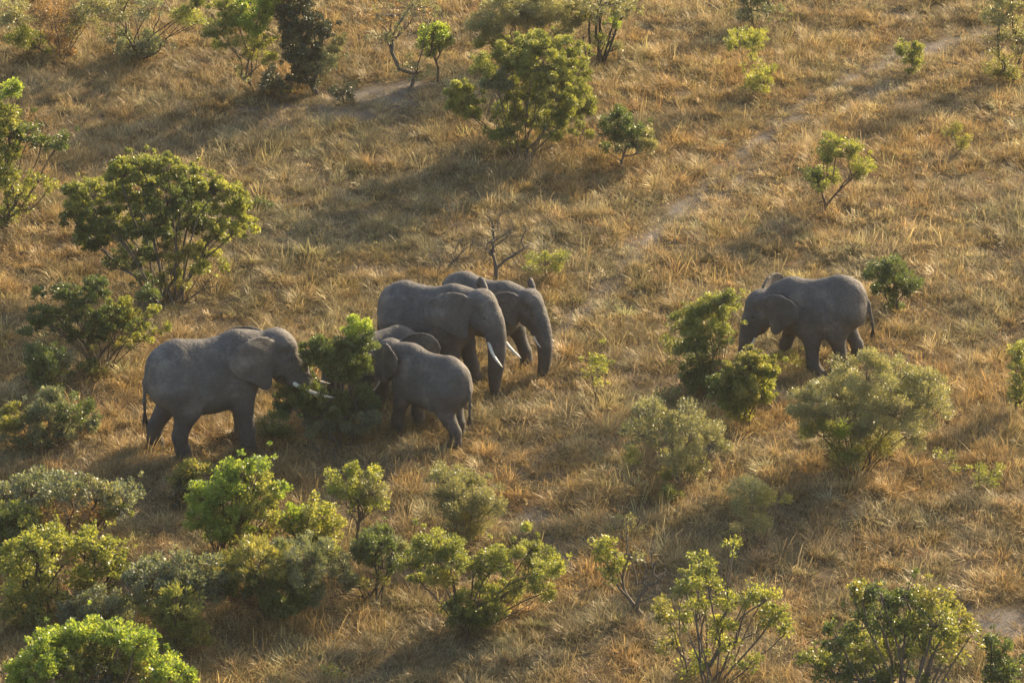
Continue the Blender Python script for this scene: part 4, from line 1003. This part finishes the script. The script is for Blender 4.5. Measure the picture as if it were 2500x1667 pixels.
# --- bottom left thicket
T = "thicket of bushes filling the lower left corner"
plant("mottled_bush", "wide mottled bush with reddish brown patches at the top of the lower left thicket", "bush", (170, 1335), [(75, 1200, 38, 34), (115, 1180, 34, 28), (153, 1196, 46, 36), (236, 1210, 44, 32, 'dusty'), (303, 1215, 32, 38), (169, 1255, 56, 36, 'brown', .7), (235, 1250, 36, 26, 'brown', .6), (100, 1240, 40, 28, 'mid', .7), (20, 1210, 36, 34), (290, 1250, 26, 20, 'mid')], 'grey', 'broad', 1.9, 'b', 6, 0.05, grow_=1.22, skirt=1.6, group=T, bare=[(270, 1265)])
plant("edge_bush", "rounded green bush at the left edge of the lower left thicket", "bush", (45, 1375), [(38, 1275, 42, 36, 'mid'), (60, 1300, 34, 34, 'deep'), (5, 1300, 34, 44, 'deep'), (30, 1325, 44, 28, 'deep')], 'mid', 'broad', 2.6, 'b', 4, 0.04, grow_=1.22, skirt=1.6, group=T)
plant("yellowing_bush", "yellow green bush leaning left in the lower left thicket, with one thick dark branch", "bush", (105, 1535), [(79, 1335, 50, 28), (45, 1368, 42, 34), (136, 1322, 28, 26), (60, 1420, 50, 34), (100, 1440, 44, 36, 'olive'), (40, 1475, 40, 34, 'olive'), (110, 1490, 36, 26, 'olive', .8), (100, 1385, 36, 24, None, .7), (60, 1510, 30, 20, 'olive', .6)], 'yellow', 'broad', 2.0, 'd', 4, 0.06, grow_=1.22, skirt=1.6, group=T, bare=[(165, 1370), (140, 1420)])
plant("forked_bush", "yellow green bush with dark forking stems in the lower left thicket", "bush", (230, 1475), [(232, 1322, 42, 26), (205, 1350, 32, 26), (262, 1352, 36, 28), (215, 1390, 36, 26, None, .8), (275, 1390, 28, 28, 'mid'), (190, 1410, 26, 20, None, .5)], 'yellow', 'broad', 2.1, 'd', 3, 0.045, grow_=1.22, skirt=1.6, group=T, bare=[(275, 1430), (215, 1440)])
plant("bright_bush", "brightest green bush of the slope, dense and rounded, below the leftmost elephant", "bush", (540, 1352), [(590, 1150, 32, 26), (560, 1165, 44, 32), (545, 1195, 50, 36), (625, 1180, 40, 42, 'yellow'), (500, 1215, 42, 40), (567, 1230, 56, 42), (628, 1232, 46, 42, 'yellow', .9), (498, 1265, 42, 36), (560, 1285, 52, 32), (625, 1285, 46, 28, 'olive', .7), (685, 1192, 20, 22), (660, 1250, 30, 30, 'yellow', .6), (636, 1130, 20, 18)], 'bright', 'broad', 3.0, 'b', 7, 0.05, bare=[(600, 1300), (640, 1290)])
plant("olive_bush", "olive green bush close behind the left side of the brightest green bush", "bush", (462, 1245), [(470, 1150, 32, 24), (445, 1172, 28, 26), (470, 1190, 28, 26, 'mid'), (440, 1205, 26, 26, 'dark', .6)], 'olive', 'broad', 2.4, 'b', 3, 0.03, grow_=1.22, skirt=1.6, group=T)
plant("trailing_bush", "yellow green straggling bush trailing right of the brightest green bush", "bush", (745, 1355), [(708, 1265, 28, 22, 'bright'), (738, 1258, 20, 18, 'bright'), (783, 1262, 34, 28), (755, 1232, 16, 20), (760, 1295, 32, 24), (800, 1300, 28, 24), (815, 1275, 18, 16), (715, 1295, 24, 18, None, .7)], 'yellow', 'broad', 1.9, 'b', 5, 0.03, grow_=1.22, skirt=1.6, group=T)
plant("streaky_bush", "tall streaky grey green bush under the brightest green bush", "bush", (678, 1520), [(630, 1370, 54, 40, 'olive'), (690, 1350, 46, 34), (745, 1372, 46, 46), (551, 1396, 44, 34, 'olive'), (600, 1420, 46, 36, 'deep'), (670, 1420, 56, 44, 'deep'), (745, 1440, 38, 42), (700, 1460, 50, 34, 'deep'), (620, 1465, 48, 30, 'brown', .5), (570, 1440, 30, 30, 'brown', .5)], 'grey', 'long', 3.0, 'b', 12, 0.035, grow_=1.22, skirt=1.6, group=T)
plant("greyish_bush", "greyish bush with whitish glints in the middle of the lower left thicket", "bush", (400, 1545), [(370, 1400, 48, 30), (440, 1388, 44, 28), (500, 1402, 42, 34), (400, 1440, 50, 36), (465, 1440, 48, 38), (345, 1445, 36, 34, 'deep', .8), (520, 1440, 30, 30)], 'grey', 'broad', 2.1, 'b', 6, 0.045, grow_=1.22, skirt=1.6, group=T)
plant("flat_bush", "low flat blue green bush in the lower left thicket behind the domed one", "bush", (236, 1545), [(200, 1487, 42, 28), (260, 1480, 46, 30), (295, 1495, 30, 26), (225, 1510, 50, 20)], 'grey', 'small', 2.6, 'b', 5, 0.035, grow_=1.22, skirt=1.6, group=T)
plant("fresh_bush", "fresh green upright bush above the domed bush's right shoulder", "bush", (425, 1600), [(430, 1475, 40, 34), (395, 1500, 36, 34), (445, 1515, 36, 34, 'mid'), (470, 1550, 36, 34, 'olive', .8), (440, 1585, 42, 34, 'olive', .7), (485, 1600, 30, 36, 'brown', .6)], 'mid', 'long', 2.1, 'b', 6, 0.035, grow_=1.22, skirt=1.6, group=T)
plant("domed_bush", "broad domed bush of dense olive green leaves at the bottom left edge", "bush", (245, 1790), [(236, 1552, 60, 28), (295, 1545, 44, 28), (180, 1555, 46, 26), (130, 1572, 50, 30), (98, 1605, 52, 38), (60, 1645, 36, 36), (330, 1570, 40, 32), (354, 1600, 38, 38), (200, 1600, 60, 34, 'mid'), (270, 1600, 56, 34, 'mid', .8), (140, 1640, 60, 34, 'mid'), (230, 1650, 60, 30, 'dark', .6), (385, 1638, 40, 26), (449, 1650, 28, 20), (310, 1650, 50, 34, 'olive', .8), (420, 1640, 40, 24), (40, 1660, 30, 30)],
      'bright', 'broad', 3.4, 'b', 6, 0.06, grow_=1.12)
# --- bottom middle and right
plant("slim_tree", "slim young tree with a light yellow green crown on one thin trunk, below the herd", "tree", (869, 1372), [(880, 1160, 38, 24), (846, 1195, 38, 26), (910, 1198, 36, 34, 'dusty'), (874, 1212, 34, 26), (811, 1153, 10, 9), (880, 1245, 26, 18, None, .5), (815, 1180, 20, 12, None, .8), (925, 1232, 18, 20)], 'yellow', 'small', 2.0, 'b', 1, 0.04, bare=[(845, 1250), (900, 1255)], trunk_name='trunk', skirt=0)
plant("stemmy_bush", "dark blue green bush on tall dark stems in front of the slim young tree", "bush", (912, 1475), [(922, 1322, 40, 34), (958, 1335, 30, 30, 'grey'), (985, 1345, 18, 24, 'dusty', .7), (900, 1350, 34, 28), (838, 1385, 26, 34, 'grey'), (850, 1425, 24, 28, 'grey', .6), (925, 1375, 36, 26, None, .6), (820, 1350, 22, 24, 'yellow', .5)], 'deep', 'small', 2.8, 'd', 6, 0.04, bare=[(790, 1410), (830, 1450), (930, 1420)])
plant("pale_bush", "rounded pale grey green bush on fanned stems below the small elephant", "bush", (1133, 1330), [(1085, 1170, 44, 28), (1130, 1172, 34, 24), (1155, 1205, 50, 38), (1209, 1226, 30, 38), (1110, 1210, 46, 32), (1113, 1245, 48, 32, None, .8), (1170, 1250, 40, 28, None, .8), (1060, 1150, 26, 18, None, .6)], 'dusty', 'fine', 1.9, 'b', 14, 0.02, skirt=2, clumpr=0.2, group=None, spread=0.25)
plant("spreading_bush", "wide spreading green bush at the bottom centre with a dense low middle", "bush", (1135, 1545), [(1048, 1340, 48, 36, 'mid'), (995, 1372, 36, 26), (1094, 1362, 48, 34), (1155, 1380, 46, 34), (1209, 1372, 46, 30), (1290, 1345, 36, 26, 'mid'), (1330, 1365, 34, 26), (1293, 1297, 18, 16, 'yellow'), (1360, 1385, 26, 18, 'yellow', .8), (1340, 1435, 36, 26), (1300, 1400, 36, 26, None, .7), (1171, 1464, 56, 42, 'mid'), (1228, 1464, 42, 34, 'olive'), (1130, 1490, 50, 36, 'deep'), (1075, 1410, 42, 26, 'olive', .7), (1020, 1405, 26, 22), (1260, 1430, 36, 26, None, .6), (1170, 1500, 44, 26, 'deep'), (1070, 1320, 24, 16, 'yellow', .6)],
      'mid', 'small', 2.8, 'b', 10, 0.04, skirt=1.5, bare=[(1060, 1460), (1300, 1470)], back=0.3)
plant("gnarled_tree", "gnarled half dead tree with a leaning grey trunk and a tuft of pale green leaves", "tree", (1570, 1510), [(1458, 1335, 20, 22), (1475, 1358, 24, 20), (1500, 1378, 34, 24), (1496, 1326, 22, 12), (1490, 1405, 26, 18, 'mid', .8), (1540, 1350, 32, 14, 'dusty', .4)], 'yellow', 'broad', 1.8, 'g', 2, 0.06, bare=[(1588, 1410), (1620, 1415), (1575, 1395), (1545, 1380), (1600, 1370, .2), (1635, 1400), (1615, 1445), (1560, 1340, .3), (1530, 1300), (1590, 1345)], trunk_name='trunk', back=0, skirt=0)
plant("small_shrub", "pale dry bare shrub with seed heads behind the gnarled tree", "shrub", (1520, 1310), [(1500, 1278, 26, 16, 'dusty', .7), (1540, 1282, 26, 16, 'dusty', .6)], 'dusty', 'fine', 1.0, 'g', 8, 0.012, group=G, bare=[(1480, 1275), (1560, 1275), (1520, 1268)], back=0)
plant("twisted_tree", "many stemmed tree with clumps of yellow green leaves at the bottom, right of centre", "tree", (1722, 1668), [(1707, 1388, 38, 34, 'mid'), (1730, 1425, 32, 24), (1672, 1440, 24, 22, 'mid'), (1661, 1500, 26, 28), (1623, 1492, 22, 28, 'olive'), (1784, 1470, 52, 22), (1868, 1462, 38, 24), (1885, 1505, 42, 32, 'mid'), (1918, 1540, 22, 18), (1765, 1525, 38, 28), (1770, 1570, 34, 24, None, .7), (1826, 1624, 26, 22, 'mid'), (1791, 1330, 13, 12), (1788, 1358, 8, 7), (1840, 1435, 8, 10), (1640, 1560, 26, 36, 'olive', .6), (1700, 1470, 30, 24, None, .6), (1700, 1620, 40, 30, 'yellow', .4)],
      'yellow', 'broad', 2.1, 'g', 7, 0.06, bare=[(1763, 1350), (1760, 1400), (1738, 1470), (1850, 1545), (1680, 1560), (1790, 1600), (1815, 1500)], spread=0.5, back=0.25)
plant("corner_tree", "large dark green tree filling the bottom right corner", "tree", (2215, 1800), [(2101, 1444, 28, 22, 'olive'), (2090, 1470, 26, 20, 'olive'), (2155, 1458, 44, 28), (2212, 1454, 44, 28), (2270, 1456, 42, 28, 'olive'), (2319, 1466, 26, 24, 'olive'), (2140, 1502, 50, 38), (2212, 1510, 58, 46), (2281, 1518, 54, 44, 'mid'), (2340, 1520, 40, 40, 'olive', .8), (2362, 1555, 26, 36, 'olive', .5), (2052, 1559, 44, 44), (2117, 1585, 56, 42, 'mid'), (1990, 1620, 42, 32, 'mid'), (2040, 1640, 46, 30), (2200, 1570, 60, 44), (2280, 1580, 50, 40, 'mid', .7), (2330, 1610, 36, 26, 'olive', .5), (2120, 1650, 56, 30), (2210, 1640, 50, 26, None, .5)],
      'deep', 'broad', 2.3, 'g', 5, 0.08, spread=0.4, bare=[(2260, 1640), (2290, 1630)], trunk_name='trunk')
plant("corner_bush", "dark green bush at the very bottom right corner beside the bare ground", "bush", (2440, 1715), [(2419, 1563, 20, 18), (2442, 1595, 38, 32), (2430, 1635, 42, 32), (2475, 1620, 26, 30), (2450, 1655, 44, 24)], 'deep', 'broad', 2.4, 'd', 4, 0.04)
plant("low_shrub", "small green shrub on the grass at the bottom, left of centre", "shrub", (812, 1660), [(810, 1632, 18, 14), (828, 1645, 12, 10)], 'mid', 'small', 1.2, 'b', 4, 0.01, group=G, back=0)
plant("weedy_shrub", "sparse green weed in the grass right of the umbrella shaped bush", "weeds", (640, 515), [(632, 488, 20, 14), (645, 500, 14, 8)], 'deep', 'small', 1.2, 'b', 5, 0.008, group=G, back=0)
plant("low_shrub", "low leafy sprig left of the compact sunlit bush", "shrub", (1618, 995), [(1625, 958, 20, 10), (1655, 950, 16, 8), (1612, 975, 10, 12)], 'deep', 'broad', 1.0, 'b', 3, 0.012, group=G, back=0)
print("LEAVES", LEAVES)

# ------------------------------------------------------------------ litter
def twig_tuft(rng):
    segs = []
    for i in range(4):
        a = rng.uniform(0, 6.28); L_ = rng.uniform(0.12, 0.4); c = np.array([rng.uniform(-.2, .2), rng.uniform(-.2, .2), rng.uniform(0.02, 0.12)])
        d = np.array([math.cos(a), math.sin(a), rng.uniform(-.1, .35)]); k = c + d * L_ * 0.5 + np.array([rng.uniform(-.04, .04), rng.uniform(-.04, .04), 0.02])
        segs += [(c - d * L_ * .5, k, 0.009, 0.007), (k, k + d * L_ * .4, 0.007, 0.004), (k, k + np.array([d[1], -d[0], .3]) * L_ * .25, 0.005, 0.003)]
    v, f = tubes(segs, 4); me = mesh_from("twigs", v, f); me.materials.append(BARK['g']); return me
rt = random.Random(3)
scatter("fallen_twigs", "small grey fallen twigs lying in the grass and on the bare patches", tuft_collection("twig_tufts", [twig_tuft(rt) for _ in range(4)]), 0.5,
        lambda x, y, b: np.clip(0.35 + b, 0, 1), lambda x, y, b, rs: S3(rs.uniform(0.6, 1.3, len(x)), rs.uniform(0.8, 1.2, len(x))), 9, 0.1)
# ------------------------------------------------------------------ air
hm, hnt, hout = new_mat("haze_air")
hv = N(hnt, "ShaderNodeVolumePrincipled"); hv.inputs["Density"].default_value = 0.00014; hv.inputs["Anisotropy"].default_value = 0.3
hv.inputs["Color"].default_value = (0.95, 0.90, 0.82, 1)
hnt.links.new(hv.outputs[0], hout.inputs["Volume"])
hx0, hx1, hy0, hy1, hz0, hz1 = -60.0, 60.0, -105.0, 75.0, -1.6, 41.5
hme = mesh_from("haze", [(hx0, hy0, hz0), (hx1, hy0, hz0), (hx1, hy1, hz0), (hx0, hy1, hz0), (hx0, hy0, hz1), (hx1, hy0, hz1), (hx1, hy1, hz1), (hx0, hy1, hz1)],
                [(0, 3, 2, 1), (4, 5, 6, 7), (0, 1, 5, 4), (1, 2, 6, 5), (2, 3, 7, 6), (3, 0, 4, 7)])
haze = link("haze", hme, hm)
tag(haze, "thin warm evening haze in the air over the slope", kind="stuff")
